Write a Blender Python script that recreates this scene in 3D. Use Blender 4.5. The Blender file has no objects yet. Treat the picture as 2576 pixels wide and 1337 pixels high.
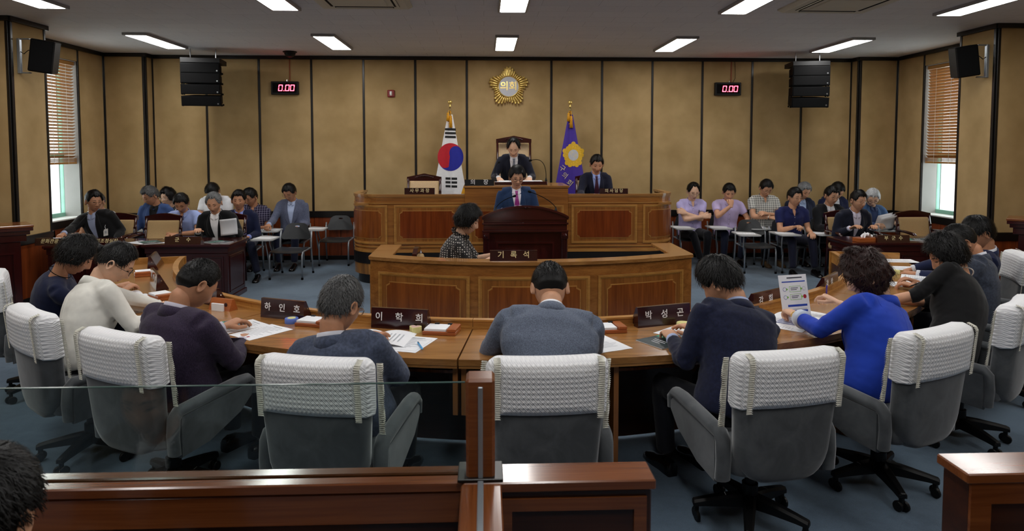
import bpy, bmesh, math, random
import numpy as np
from mathutils import Vector, Matrix, Euler
from mathutils.bvhtree import BVHTree
R = math.radians
PI = math.pi
sc = bpy.context.scene
COL = sc.collection
rng = np.random.default_rng(7)
random.seed(7)

# ---------------------------------------------------------------- camera
cd = bpy.data.cameras.new('camera')
cam = bpy.data.objects.new('camera', cd)
COL.objects.link(cam)
cam.location = (0.0, 0.0, 1.817)
cam.rotation_euler = (PI/2 - 0.057, 0.0, -0.0407)
cd.sensor_fit = 'HORIZONTAL'
cd.sensor_width = 36.0
cd.lens = 23.995
cd.shift_y = -0.0761
cd.clip_start = 0.05
cd.dof.use_dof = True
cd.dof.focus_distance = 5.6
cd.dof.aperture_fstop = 5.6
sc.camera = cam
# ---------------------------------------------------------------- world: bright hazy day outside the windows
w = bpy.data.worlds.new('daylight'); sc.world = w; w.use_nodes = True
w.node_tree.nodes['Background'].inputs[0].default_value = (0.93, 0.97, 1.0, 1)
w.node_tree.nodes['Background'].inputs[1].default_value = 1.6
# ---------------------------------------------------------------- exposure
sc.view_settings.view_transform = 'Standard'
sc.view_settings.look = 'None'
sc.view_settings.exposure = 1.62
sc.view_settings.gamma = 1.0
sc.view_settings.use_curve_mapping = False
LAMP_STRENGTH = 7.0      # ceiling panels
sc.cycles.max_bounces = 8
sc.cycles.diffuse_bounces = 5
sc.cycles.transparent_max_bounces = 12

# ---------------------------------------------------------------- colour helper
def lin(c):
    return tuple((x/255/12.92 if x/255 <= .04045 else ((x/255+.055)/1.055)**2.4) for x in c[:3]) + (1.0,)

# ---------------------------------------------------------------- materials
MATS = {}
def mat(name):
    m = bpy.data.materials.new(name); m.use_nodes = True
    nt = m.node_tree; nt.nodes.clear()
    out = nt.nodes.new('ShaderNodeOutputMaterial')
    b = nt.nodes.new('ShaderNodeBsdfPrincipled')
    nt.links.new(b.outputs[0], out.inputs[0])
    MATS[name] = m
    return m, nt, b, out
def N(nt, t, **k):
    n = nt.nodes.new(t)
    for a, v in k.items():
        if a.startswith('i_'): n.inputs[a[2:].replace('_', ' ')].default_value = v
        else: setattr(n, a, v)
    return n
def coords(nt, scale=(1, 1, 1), kind='Object', rot=(0, 0, 0)):
    tc = N(nt, 'ShaderNodeTexCoord'); mp = N(nt, 'ShaderNodeMapping')
    mp.inputs['Scale'].default_value = scale; mp.inputs['Rotation'].default_value = rot
    nt.links.new(tc.outputs[kind], mp.inputs[0])
    return mp.outputs[0]
def ramp(nt, fac, stops):
    r = N(nt, 'ShaderNodeValToRGB'); e = r.color_ramp.elements
    e[0].position, e[0].color = stops[0]; e[1].position, e[1].color = stops[-1]
    for s in stops[1:-1]:
        q = e.new(s[0]); q.color = s[1]
    nt.links.new(fac, r.inputs[0]); return r.outputs[0]
def bump(nt, b, h, strength=.3, dist=.01):
    n = N(nt, 'ShaderNodeBump'); n.inputs['Strength'].default_value = strength; n.inputs['Distance'].default_value = dist
    nt.links.new(h, n.inputs['Height']); nt.links.new(n.outputs[0], b.inputs['Normal'])
def noise(nt, vec, scale, detail=3, rough=.5, dist=0):
    n = N(nt, 'ShaderNodeTexNoise'); n.inputs['Scale'].default_value = scale; n.inputs['Detail'].default_value = detail
    n.inputs['Roughness'].default_value = rough; n.inputs['Distortion'].default_value = dist
    nt.links.new(vec, n.inputs['Vector']); return n.outputs[0]
def plain(name, col, rough=.5, metal=0, spec=.5, nscale=0, namp=.12, bmp=0, coat=0, sheen=0):
    """one-colour procedural material with a little cloudy variation and optional fine relief"""
    m, nt, b, out = mat(name)
    c = lin(col); b.inputs['Roughness'].default_value = rough; b.inputs['Metallic'].default_value = metal
    b.inputs['Specular IOR Level'].default_value = spec; b.inputs['Base Color'].default_value = c
    if coat: b.inputs['Coat Weight'].default_value = coat; b.inputs['Coat Roughness'].default_value = .08
    if sheen: b.inputs['Sheen Weight'].default_value = sheen
    if nscale:
        v = coords(nt); f = noise(nt, v, nscale)
        lo = tuple(x*(1-namp) for x in c[:3])+(1,); hi = tuple(min(1, x*(1+namp)) for x in c[:3])+(1,)
        nt.links.new(ramp(nt, f, [(.3, lo), (.7, hi)]), b.inputs['Base Color'])
        if bmp: bump(nt, b, f, bmp, .004)
    return m
def wood(name, dark, light, rough=.28, axis='Z', scale=1.0, coat=.3, fine=True, contrast=1.0):
    m, nt, b, out = mat(name)
    s = {'X': (.6, 9, 9), 'Y': (9, .6, 9), 'Z': (9, 9, .6)}[axis]
    v = coords(nt, tuple(x*scale for x in s))
    f1 = noise(nt, v, 1.6, 5, .6, 1.2)
    s2 = {'X': (3, 160, 160), 'Y': (160, 3, 160), 'Z': (160, 160, 3)}[axis]
    v2 = coords(nt, tuple(x*scale for x in s2)); f2 = noise(nt, v2, 1.0, 2, .5)
    mx = N(nt, 'ShaderNodeMath', operation='MULTIPLY_ADD'); mx.inputs[1].default_value = .35
    nt.links.new(f2, mx.inputs[0]); nt.links.new(f1, mx.inputs[2])
    nt.links.new(ramp(nt, mx.outputs[0], [(.40, lin(dark)), (.85, lin(light))]), b.inputs['Base Color'])
    b.inputs['Roughness'].default_value = rough
    b.inputs['Coat Weight'].default_value = coat; b.inputs['Coat Roughness'].default_value = .12
    bump(nt, b, f2, .06, .002)
    return m
def emit(name, col, strength):
    m, nt, b, out = mat(name)
    b.inputs['Base Color'].default_value = (.8, .8, .8, 1)
    b.inputs['Emission Color'].default_value = col; b.inputs['Emission Strength'].default_value = strength
    return m

# ---------------------------------------------------------------- mesh builder
class MB:
    def __init__(s): s.v = []; s.f = []; s.m = []; s.cur = 0; s.T = None
    def add(s, vs, fs):
        o = len(s.v)
        if s.T is not None: vs = [tuple(s.T @ Vector(p)) for p in vs]
        s.v += [tuple(p) for p in vs]; s.f += [tuple(i+o for i in q) for q in fs]; s.m += [s.cur]*len(fs); return s
    def box(s, x0, x1, y0, y1, z0, z1):
        return s.add([(x0,y0,z0),(x1,y0,z0),(x1,y1,z0),(x0,y1,z0),(x0,y0,z1),(x1,y0,z1),(x1,y1,z1),(x0,y1,z1)],
            [(0,3,2,1),(4,5,6,7),(0,1,5,4),(1,2,6,5),(2,3,7,6),(3,0,4,7)])
    def cbox(s, x0, x1, y0, y1, z0, z1, b=.004):
        b = min(b, abs(x1-x0)*.45, abs(y1-y0)*.45, abs(z1-z0)*.45)
        vs = []; ids = {}
        xs, ys, zs = (x0, x1), (y0, y1), (z0, z1)
        for i in (0, 1):
            for j in (0, 1):
                for k in (0, 1):
                    for ax in range(3):
                        p = [xs[i], ys[j], zs[k]]
                        d = [b*(1-2*i), b*(1-2*j), b*(1-2*k)]
                        for a in range(3):
                            if a != ax: p[a] += d[a]
                        ids[(i, j, k, ax)] = len(vs); vs.append(tuple(p))
        fs = []
        q = lambda *a: ids[a]
        for i in (0, 1): fs.append([q(i,0,0,0), q(i,1,0,0), q(i,1,1,0), q(i,0,1,0)])
        for j in (0, 1): fs.append([q(0,j,0,1), q(1,j,0,1), q(1,j,1,1), q(0,j,1,1)])
        for k in (0, 1): fs.append([q(0,0,k,2), q(1,0,k,2), q(1,1,k,2), q(0,1,k,2)])
        for j in (0, 1):
            for k in (0, 1): fs.append([q(0,j,k,1), q(1,j,k,1), q(1,j,k,2), q(0,j,k,2)])
        for i in (0, 1):
            for k in (0, 1): fs.append([q(i,0,k,0), q(i,1,k,0), q(i,1,k,2), q(i,0,k,2)])
        for i in (0, 1):
            for j in (0, 1): fs.append([q(i,j,0,0), q(i,j,1,0), q(i,j,1,1), q(i,j,0,1)])
        for i in (0, 1):
            for j in (0, 1):
                for k in (0, 1): fs.append([q(i,j,k,0), q(i,j,k,1), q(i,j,k,2)])
        c = Vector(((x0+x1)/2, (y0+y1)/2, (z0+z1)/2)); out = []
        for f in fs:
            n = (Vector(vs[f[1]])-Vector(vs[f[0]])).cross(Vector(vs[f[2]])-Vector(vs[f[1]]))
            m = sum((Vector(vs[i]) for i in f), Vector())/len(f)-c
            out.append(tuple(f) if n.dot(m) > 0 else tuple(reversed(f)))
        return s.add(vs, out)
    def prism(s, poly, z0, z1):
        """poly counter-clockwise in plan"""
        n = len(poly)
        vs = [(x, y, z0) for x, y in poly]+[(x, y, z1) for x, y in poly]
        fs = [tuple(range(n-1, -1, -1)), tuple(range(n, 2*n))]
        fs += [(i, (i+1) % n, n+(i+1) % n, n+i) for i in range(n)]
        return s.add(vs, fs)
    def rings(s, rings, cap0=True, cap1=True, closed=True):
        n = len(rings[0]); vs = [p for r in rings for p in r]; fs = []
        for a in range(len(rings)-1):
            for i in range(n if closed else n-1):
                j = (i+1) % n; fs.append((a*n+i, a*n+j, (a+1)*n+j, (a+1)*n+i))
        if cap0: fs.append(tuple(range(n-1, -1, -1)))
        if cap1: fs.append(tuple((len(rings)-1)*n+i for i in range(n)))
        return s.add(vs, fs)
    def tube(s, pts, r, n=10, caps=True, sq=None):
        pts = [Vector(p) for p in pts]; rr = r if isinstance(r, (list, tuple)) else [r]*len(pts)
        rings = []; t0 = (pts[1]-pts[0]).normalized()
        u = t0.orthogonal().normalized()
        for i, p in enumerate(pts):
            t = (pts[min(i+1, len(pts)-1)]-pts[max(i-1, 0)])
            t = t.normalized() if t.length > 1e-9 else t0
            u = (u-t*u.dot(t)); u = u.normalized() if u.length > 1e-6 else t.orthogonal().normalized()
            v = t.cross(u)
            rings.append([tuple(p+u*math.cos(2*PI*k/n)*rr[i]+v*math.sin(2*PI*k/n)*rr[i]) for k in range(n)])
        return s.rings(rings, caps, caps)
    def lathe(s, prof, n=24, c=(0, 0, 0), axis='Z'):
        rg = []
        for r, h in prof:
            ring = []
            for k in range(n):
                a = 2*PI*k/n; x, y = r*math.cos(a), r*math.sin(a)
                ring.append({'Z': (c[0]+x, c[1]+y, c[2]+h), 'Y': (c[0]+x, c[1]-h, c[2]+y), 'X': (c[0]+h, c[1]+x, c[2]+y)}[axis])
            rg.append(ring)
        return s.rings(rg)
    def build(s, name, m, parent=None, smooth=False, loc=None, rot=None, sharp=None):
        me = bpy.data.meshes.new(name); me.from_pydata(s.v, [], s.f)
        if len(s.m) < 4000 and len(set(s.m)) <= 1:
            bm = bmesh.new(); bm.from_mesh(me); bmesh.ops.recalc_face_normals(bm, faces=bm.faces[:]); bm.to_mesh(me); bm.free()
        ms = m if isinstance(m, (list, tuple)) else [m]
        for q in ms: me.materials.append(MATS[q] if isinstance(q, str) else q)
        if len(ms) > 1: me.polygons.foreach_set('material_index', s.m)
        if smooth:
            me.polygons.foreach_set('use_smooth', [True]*len(me.polygons))
            if sharp: me.set_sharp_from_angle(angle=R(sharp))
        me.update()
        return link(name, me, parent, loc, rot)
def link(name, me, parent=None, loc=None, rot=None):
    o = bpy.data.objects.new(name, me); COL.objects.link(o)
    if parent is not None: o.parent = parent
    if loc is not None: o.location = loc
    if rot is not None: o.rotation_euler = rot
    return o
def tag(o, label, cat, group=None):
    o['label'] = label; o['category'] = cat
    if group: o['group'] = group
    return o
def struct(o, label=None):
    o['kind'] = 'structure'
    if label: o['label'] = label
    return o
def thing(name, label, cat, loc=(0, 0, 0), rz=0, group=None):
    o = bpy.data.objects.new(name, None); COL.objects.link(o); o.empty_display_size = .1
    o.location = loc; o.rotation_euler = (0, 0, rz)
    return tag(o, label, cat, group)
def dup(o, parent=None):
    c = o.copy(); COL.objects.link(c); c.parent = parent
    for ch in o.children: dup(ch, c)
    return c
def text_mesh(body, size, extrude=.001, align='CENTER', spacing=1.0, bold=0, shear=0):
    c = bpy.data.curves.new('lettering', 'FONT'); c.body = body; c.size = size; c.extrude = extrude
    c.align_x = align; c.align_y = 'CENTER'; c.space_character = spacing; c.offset = bold; c.resolution_u = 3; c.shear = shear
    o = bpy.data.objects.new('lettering_source', c); COL.objects.link(o)
    dg = bpy.context.evaluated_depsgraph_get()
    me = bpy.data.meshes.new_from_object(o.evaluated_get(dg)); me.materials.clear()
    bpy.data.objects.remove(o); bpy.data.curves.remove(c)
    return me
def lettering(body, size, m, parent, loc, rot, extrude=.001, name='lettering', **k):
    """flat lettering facing along the rotated +Z"""
    me = text_mesh(body, size, extrude, **k); me.materials.append(MATS[m])
    return link(name, me, parent, loc, rot)
def arc(cx, cy, r, a0, a1, n):
    return [(cx+r*math.cos(a0+(a1-a0)*i/n), cy+r*math.sin(a0+(a1-a0)*i/n)) for i in range(n+1)]
# ================================================================ MATERIALS
def fabric_wall():
    m, nt, b, out = mat('wall_fabric')
    v = coords(nt, (1, 1, 1))
    f = noise(nt, v, 2.2, 4); g = noise(nt, v, 420, 2)
    mx = N(nt, 'ShaderNodeMath', operation='MULTIPLY_ADD'); mx.inputs[1].default_value = .5
    nt.links.new(g, mx.inputs[0]); nt.links.new(f, mx.inputs[2])
    nt.links.new(ramp(nt, mx.outputs[0], [(.45, lin((154, 127, 83))), (1.0, lin((190, 162, 116)))]), b.inputs['Base Color'])
    b.inputs['Roughness'].default_value = .85; b.inputs['Specular IOR Level'].default_value = .2
    bump(nt, b, g, .25, .003)
fabric_wall()
def ceiling_mat():
    m, nt, b, out = mat('ceiling_tile')
    v = coords(nt)
    br = N(nt, 'ShaderNodeTexBrick'); nt.links.new(v, br.inputs['Vector'])
    br.inputs['Scale'].default_value = 1; br.inputs['Brick Width'].default_value = .6; br.inputs['Row Height'].default_value = .3
    br.inputs['Mortar Size'].default_value = .0025; br.inputs['Color1'].default_value = lin((210, 210, 212)); br.inputs['Color2'].default_value = lin((215, 215, 216))
    br.inputs['Mortar'].default_value = lin((180, 180, 180))
    v2 = coords(nt, (60, 22, 60)); sp = noise(nt, v2, 1.0, 4, .7)
    sp2 = ramp(nt, sp, [(.33, (.84, .84, .84, 1)), (.42, (1, 1, 1, 1))])
    mm = N(nt, 'ShaderNodeMix', data_type='RGBA', blend_type='MULTIPLY'); mm.inputs[0].default_value = .7
    nt.links.new(br.outputs[0], mm.inputs[6]); nt.links.new(sp2, mm.inputs[7]); nt.links.new(mm.outputs[2], b.inputs['Base Color'])
    b.inputs['Roughness'].default_value = .9; bump(nt, b, sp, .15, .003)
ceiling_mat()
def carpet_mat():
    m, nt, b, out = mat('carpet')
    v = coords(nt); f = noise(nt, v, 1.3, 4); g = noise(nt, v, 260, 2); h = noise(nt, v, 14, 4, .7)
    a = N(nt, 'ShaderNodeMath', operation='MULTIPLY_ADD'); a.inputs[1].default_value = .45; nt.links.new(g, a.inputs[0]); nt.links.new(f, a.inputs[2])
    a2 = N(nt, 'ShaderNodeMath', operation='MULTIPLY_ADD'); a2.inputs[1].default_value = .35; nt.links.new(h, a2.inputs[0]); nt.links.new(a.outputs[0], a2.inputs[2])
    nt.links.new(ramp(nt, a2.outputs[0], [(.6, lin((54, 71, 88))), (1.15, lin((95, 114, 132)))]), b.inputs['Base Color'])
    b.inputs['Roughness'].default_value = .95; b.inputs['Specular IOR Level'].default_value = .1; b.inputs['Sheen Weight'].default_value = .2
    bump(nt, b, g, .5, .006)
carpet_mat()
plain('black_trim', (17, 14, 13), .35, nscale=6)
plain('wall_dark', (30, 24, 20), .8, nscale=4)
plain('plaster', (170, 169, 165), .8, nscale=5, namp=.04)
wood('wainscot_wood', (88, 34, 14), (140, 66, 30), .3, 'Z')
wood('honey', (116, 68, 28), (166, 108, 50), .26, 'X')
wood('honey_vert', (112, 64, 26), (160, 102, 46), .26, 'Z')
wood('honey_top', (128, 82, 38), (172, 122, 68), .24, 'X', coat=.45)
wood('field_wood', (100, 48, 16), (146, 80, 32), .25, 'Z')
wood('moulding_wood', (150, 98, 42), (190, 136, 68), .3, 'X')
wood('reddish_field', (92, 36, 14), (134, 62, 24), .22, 'Z')
wood('stripe_veneer', (70, 40, 16), (176, 120, 52), .3, 'Z', scale=.7)
wood('mahogany', (32, 8, 9), (62, 19, 18), .17, 'X', coat=.6)
wood('mahogany_vert', (29, 8, 8), (58, 17, 16), .18, 'Z', coat=.6)
wood('rail_wood', (92, 46, 21), (130, 75, 38), .22, 'X', coat=.5)
wood('rail_wood_y', (92, 46, 21), (130, 75, 38), .22, 'Y', coat=.5)
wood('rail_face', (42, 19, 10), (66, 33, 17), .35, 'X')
wood('blind_wood', (150, 100, 46), (188, 136, 74), .45, 'Y')
wood('plate_wood', (34, 12, 14), (62, 24, 24), .15, 'X', coat=.6)
wood('holder_wood', (140, 68, 30), (184, 104, 52), .3, 'X')
plain('black_plastic', (13, 13, 14), .45, spec=.3, nscale=30, namp=.1)
plain('black_matte', (7, 7, 8), .75, spec=.12, nscale=20)
plain('grey_plastic', (150, 150, 148), .4, nscale=20, namp=.05)
plain('seat_plastic', (40, 43, 46), .38, nscale=40, namp=.08)
plain('tablet_grey', (176, 178, 178), .4, nscale=10, namp=.05)
plain('steel', (176, 180, 184), .28, metal=.9, nscale=10, namp=.05)
plain('steel_paint', (150, 156, 162), .32, metal=.5, nscale=10, namp=.05)
plain('chrome', (215, 215, 215), .12, metal=1, nscale=5, namp=.03)
plain('gold', (236, 206, 122), .28, metal=.7, nscale=8, namp=.06)
plain('pale_gold', (222, 192, 110), .3, metal=.7, nscale=8, namp=.06)
plain('silver_disc', (196, 198, 206), .5, nscale=6, namp=.04)
plain('white_paint', (236, 236, 232), .5, nscale=6, namp=.03)
plain('cream_plastic', (196, 192, 176), .5, nscale=6, namp=.03)
plain('lamp_frame', (150, 150, 152), .45, metal=.2, nscale=6, namp=.04)
plain('teal_frame', (120, 170, 150), .4, nscale=6)
plain('alarm_red', (132, 20, 24), .4, nscale=10)
plain('conduit', (150, 78, 40), .5, nscale=10)
plain('tan_fabric', (186, 156, 112), .9, nscale=260, namp=.16, bmp=.4, spec=.15)
plain('tan_leather', (206, 176, 136), .45, nscale=60, namp=.06, bmp=.15)
plain('tassel_gold', (226, 160, 22), .6, nscale=120, namp=.25, bmp=.4)
plain('flag_white', (236, 236, 238), .75, nscale=30, namp=.03)
plain('flag_red', (190, 18, 38), .7, nscale=30, namp=.05)
plain('flag_blue', (24, 32, 150), .7, nscale=30, namp=.05)
plain('flag_black', (14, 14, 16), .7, nscale=30, namp=.05)
plain('flag_violet', (62, 32, 150), .6, nscale=30, namp=.06, sheen=.2)
plain('emblem_yellow', (226, 180, 40), .6, nscale=80, namp=.2, bmp=.2)
plain('paper', (236, 237, 240), .7, nscale=12, namp=.02)
plain('paper_grey', (214, 216, 220), .7, nscale=12, namp=.03)
plain('ink', (60, 62, 72), .8, nscale=50)
plain('ink_blue', (30, 66, 170), .7, nscale=20)
plain('print_green', (130, 190, 60), .7, nscale=20)
plain('print_red', (170, 24, 40), .7, nscale=20)
plain('print_grey', (176, 180, 186), .7, nscale=20)
plain('booklet_dark', (38, 52, 54), .45, nscale=30, namp=.5)
plain('booklet_teal', (40, 150, 120), .45, nscale=30, namp=.1)
plain('sticky_yellow', (226, 220, 150), .7, nscale=20, namp=.05)
plain('sticky_blue', (92, 120, 200), .5, nscale=20, namp=.05)
plain('sticky_pink', (226, 190, 178), .6, nscale=20, namp=.05)
plain('pen_blue', (40, 150, 210), .3, nscale=20)
plain('pen_violet', (60, 50, 170), .3, nscale=20)
plain('white_letter', (235, 235, 235), .5, nscale=20, namp=.03)
plain('gold_letter', (228, 212, 160), .4, nscale=20, namp=.05)
plain('lace', (214, 212, 200), .8, nscale=90, namp=.12, bmp=.5)
emit('lamp', (1, .985, .96, 1), LAMP_STRENGTH)
emit('red_digit', (1.0, .03, .06, 1), 5.0)
def velour():
    m, nt, b, out = mat('grey_velour')
    v = coords(nt); f = noise(nt, v, 6, 4, .6, .6); g = noise(nt, v, 500, 1)
    nt.links.new(ramp(nt, f, [(.35, lin((70, 73, 76))), (.7, lin((94, 97, 100)))]), b.inputs['Base Color'])
    b.inputs['Roughness'].default_value = .9; b.inputs['Sheen Weight'].default_value = .5; b.inputs['Sheen Roughness'].default_value = .4
    b.inputs['Specular IOR Level'].default_value = .15; bump(nt, b, g, .2, .002)
velour()
def quilt():
    m, nt, b, out = mat('white_quilt')
    def wave(rot, sc_):
        v = coords(nt, (1, 1, 1), rot=rot); wv = N(nt, 'ShaderNodeTexWave', wave_type='BANDS', bands_direction='X', wave_profile='SIN')
        wv.inputs['Scale'].default_value = sc_; wv.inputs['Distortion'].default_value = .6; wv.inputs['Detail'].default_value = 0; wv.inputs['Detail Scale'].default_value = 2
        nt.links.new(v, wv.inputs[0]); return wv.outputs[1]
    a = wave((0, 0, 0), 14); c = wave((0, PI/2, 0), 14); d = wave((0, PI/4, 0), 40)
    mu = N(nt, 'ShaderNodeMath', operation='MULTIPLY'); nt.links.new(a, mu.inputs[0]); nt.links.new(c, mu.inputs[1])
    ad = N(nt, 'ShaderNodeMath', operation='MULTIPLY_ADD'); ad.inputs[1].default_value = .25; nt.links.new(d, ad.inputs[0]); nt.links.new(mu.outputs[0], ad.inputs[2])
    nt.links.new(ramp(nt, ad.outputs[0], [(.0, lin((230, 231, 234))), (.5, lin((246, 246, 248)))]), b.inputs['Base Color'])
    b.inputs['Roughness'].default_value = .55; b.inputs['Sheen Weight'].default_value = .15
    bump(nt, b, ad.outputs[0], .5, .009)
quilt()
def glass_mat(name, tint, spec):
    m = bpy.data.materials.new(name); m.use_nodes = True; nt = m.node_tree; nt.nodes.clear(); MATS[name] = m
    out = N(nt, 'ShaderNodeOutputMaterial'); tr = N(nt, 'ShaderNodeBsdfTransparent'); gl = N(nt, 'ShaderNodeBsdfGlossy'); fr = N(nt, 'ShaderNodeFresnel'); mx = N(nt, 'ShaderNodeMixShader')
    tr.inputs[0].default_value = tint; gl.inputs['Roughness'].default_value = .02; fr.inputs[0].default_value = 1.5
    mu = N(nt, 'ShaderNodeMath', operation='MULTIPLY'); mu.inputs[1].default_value = spec
    v = coords(nt); f = noise(nt, v, 4, 3)
    rr = N(nt, 'ShaderNodeMath', operation='MULTIPLY_ADD'); rr.inputs[1].default_value = .04; rr.inputs[2].default_value = .0
    nt.links.new(f, rr.inputs[0]); nt.links.new(rr.outputs[0], gl.inputs['Roughness'])
    nt.links.new(fr.outputs[0], mu.inputs[0]); nt.links.new(mu.outputs[0], mx.inputs[0]); nt.links.new(tr.outputs[0], mx.inputs[1]); nt.links.new(gl.outputs[0], mx.inputs[2]); nt.links.new(mx.outputs[0], out.inputs[0])
glass_mat('rail_glass', (.90, .95, .93, 1), .8)
glass_mat('window_glass', (.95, .98, .97, 1), .6)
plain('glass_edge', (60, 84, 80), .15, nscale=5)
# ================================================================ THE ROOM
ZC, ZT, ZB = 3.31, 3.254, .80      # ceiling, underside of crown trim, top of the dado rail
XL, XR = -5.95, 6.78
CL, CR = -5.35, 6.13               # faces of the columns
YB, YP, YC0, YC1 = 11.22, 11.0, 8.0, 8.62
mb = MB(); mb.box(XL-.6, XR+.6, -2.8, YB+.3, -.12, 0); struct(mb.build('floor', 'carpet'), 'blue grey carpeted floor')
mb = MB(); mb.box(XL-.6, XR+.6, -2.8, YB+.3, ZC, ZC+.1); struct(mb.build('ceiling', 'ceiling_tile'), 'off white tiled ceiling')
def wall(name, A, B, strips, wains=.42, opening=None, thick=.1, label=None, corner=(1, 1)):
    """wall running A to B (room on its right); strips = distances of the dark battens; opening = (d0, d1, z0, z1)"""
    A = Vector(A); B = Vector(B); d = (B-A); L = d.length; d.normalize()
    ang = math.atan2(d.y, d.x)
    # local frame: x along the wall, y away from the room
    def mk(n, m, x0, x1, z0, z1, proud, par, back=0.0, ch=.003):
        q = MB(); q.cbox(x0, x1, -proud, back, z0, z1, ch); return q.build(n, m, par)
    q = MB()
    if opening:
        o0, o1, z0, z1 = opening
        q.box(0, o0, 0, thick, 0, ZC); q.box(o1, L, 0, thick, 0, ZC); q.box(o0, o1, 0, thick, 0, z0); q.box(o0, o1, 0, thick, z1, ZC)
    else: q.box(0, L, 0, thick, 0, ZC)
    root = q.build(name, 'wall_dark'); struct(root, label)
    root.location = (A.x, A.y, 0); root.rotation_euler = (0, 0, ang)
    edges = [0]+[s for s in strips if 0 < s < L]+[L]
    for a, b in zip(edges[:-1], edges[1:]):
        a2 = a+.017 if a > 0 else a; b2 = b-.017 if b < L else b
        spans = [(a2, b2, ZB, ZT)]
        if opening:
            spans = []
            o0, o1, z0, z1 = opening
            if a2 < o0: spans.append((a2, min(b2, o0), ZB, ZT))
            if b2 > o1: spans.append((max(a2, o1), b2, ZB, ZT))
            if a2 < o1 and b2 > o0:
                spans.append((max(a2, o0), min(b2, o1), z1, ZT))
                if z0 > ZB+.01: spans.append((max(a2, o0), min(b2, o1), ZB, z0))
        for s in spans:
            if s[1]-s[0] > .01: mk('panel', 'wall_fabric', s[0], s[1], s[2], s[3], .012, root)
    for s in strips: mk('batten', 'black_trim', max(0, s-.017), min(L, s+.017), ZB, ZT, .02, root)
    e0 = .03*corner[0]; e1 = .03*corner[1]
    mk('crown_trim', 'black_trim', -e0, L+e1, ZT, ZC-.001, .045, root)
    mk('dado_rail', 'black_trim', -e0, L+e1, ZB-.10, ZB, .03, root)
    n = max(1, round(L/wains)); s = L/n
    for i in range(n): mk('wainscot_panel', 'wainscot_wood', i*s+.003, (i+1)*s-.003, .07, ZB-.10, .014, root)
    mk('baseboard', 'black_trim', -e0, L+e1, 0, .07, .024, root)
    return root
bs = [-5.281+.8336*i-CL-.04 for i in range(0, 7)]  # placeholder pitch, replaced by the measured battens below
X0 = -5.31; X1 = 6.13
batt = [-.280-.8336*i for i in range(5, -1, -1)]+[1.101+.8336*i for i in range(0, 6)]
wall('wall_back', (X0, YB), (X1, YB), [.017]+[b-X0 for b in batt]+[X1-X0-.017], label='long tan panelled wall with thin dark battens', corner=(0, 0))
wall('wall_pilaster_left', (XL, YP), (X0, YP), [.017, X0-XL-.017], label='tan fabric pilaster in the left rear corner', corner=(0, 1))
wall('wall_pilaster_left_return', (X0, YP), (X0, YB), [.017], corner=(1, 0))
wall('wall_pilaster_right_return', (X1, YB), (X1, YP), [.2], corner=(0, 1))
wall('wall_pilaster_right', (X1, YP), (XR, YP), [.017, XR-X1-.017], label='tan fabric pilaster in the right rear corner', corner=(1, 0))
WY0, WY1, WZ0, WZ1 = 9.2, 10.30, ZB, 3.09
wall('wall_left_window_bay', (XL, YC1), (XL, YP), [WY0-YC1-.017, WY1-YC1+.017, YP-YC1-.017], opening=(WY0-YC1, WY1-YC1, WZ0, WZ1), thick=.3, label='left side wall bay around the window', corner=(0, 0))
wall('wall_right_window_bay', (XR, YP), (XR, YC1), [.017, YP-WY1-.017, YP-WY0+.017], opening=(YP-WY1, YP-WY0, WZ0, WZ1), thick=.3, label='right side wall bay around the window', corner=(0, 0))
for sgn, nm in ((-1, 'left'), (1, 'right')):
    xs, xc = (XL, CL) if sgn < 0 else (XR, CR)
    if sgn < 0:
        wall('wall_column_left', (xs, YC0), (xc, YC0), [xc-xs-.017], label='tan front of the column at the left edge', corner=(0, 1))
        wall('wall_column_left_side', (xc, YC0), (xc, YC1), [.017, YC1-YC0-.017], label='tan side of the left column carrying a speaker', corner=(1, 1))
        wall('wall_column_left_rear', (xc, YC1), (xs, YC1), [.017], corner=(1, 0))
        wall('wall_left', (xs, -2.6), (xs, YC0), [1.2*i for i in range(1, 9)], label='left side wall running towards the gallery', corner=(0, 0))
    else:
        wall('wall_column_right', (xc, YC0), (xs, YC0), [.017], label='tan front of the column at the right edge', corner=(1, 0))
        wall('wall_column_right_side', (xc, YC1), (xc, YC0), [.017, YC1-YC0-.017], label='tan side of the right column carrying a speaker', corner=(1, 1))
        wall('wall_column_right_rear', (xs, YC1), (xc, YC1), [xs-xc-.017], corner=(0, 1))
        wall('wall_right', (xs, YC0), (xs, -2.6), [1.2*i for i in range(1, 9)], label='right side wall running towards the gallery', corner=(0, 0))
wall('wall_front', (XR, -2.6), (XL, -2.6), [1.1*i for i in range(1, 12)], label='wall behind the gallery', corner=(0, 0))
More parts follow.
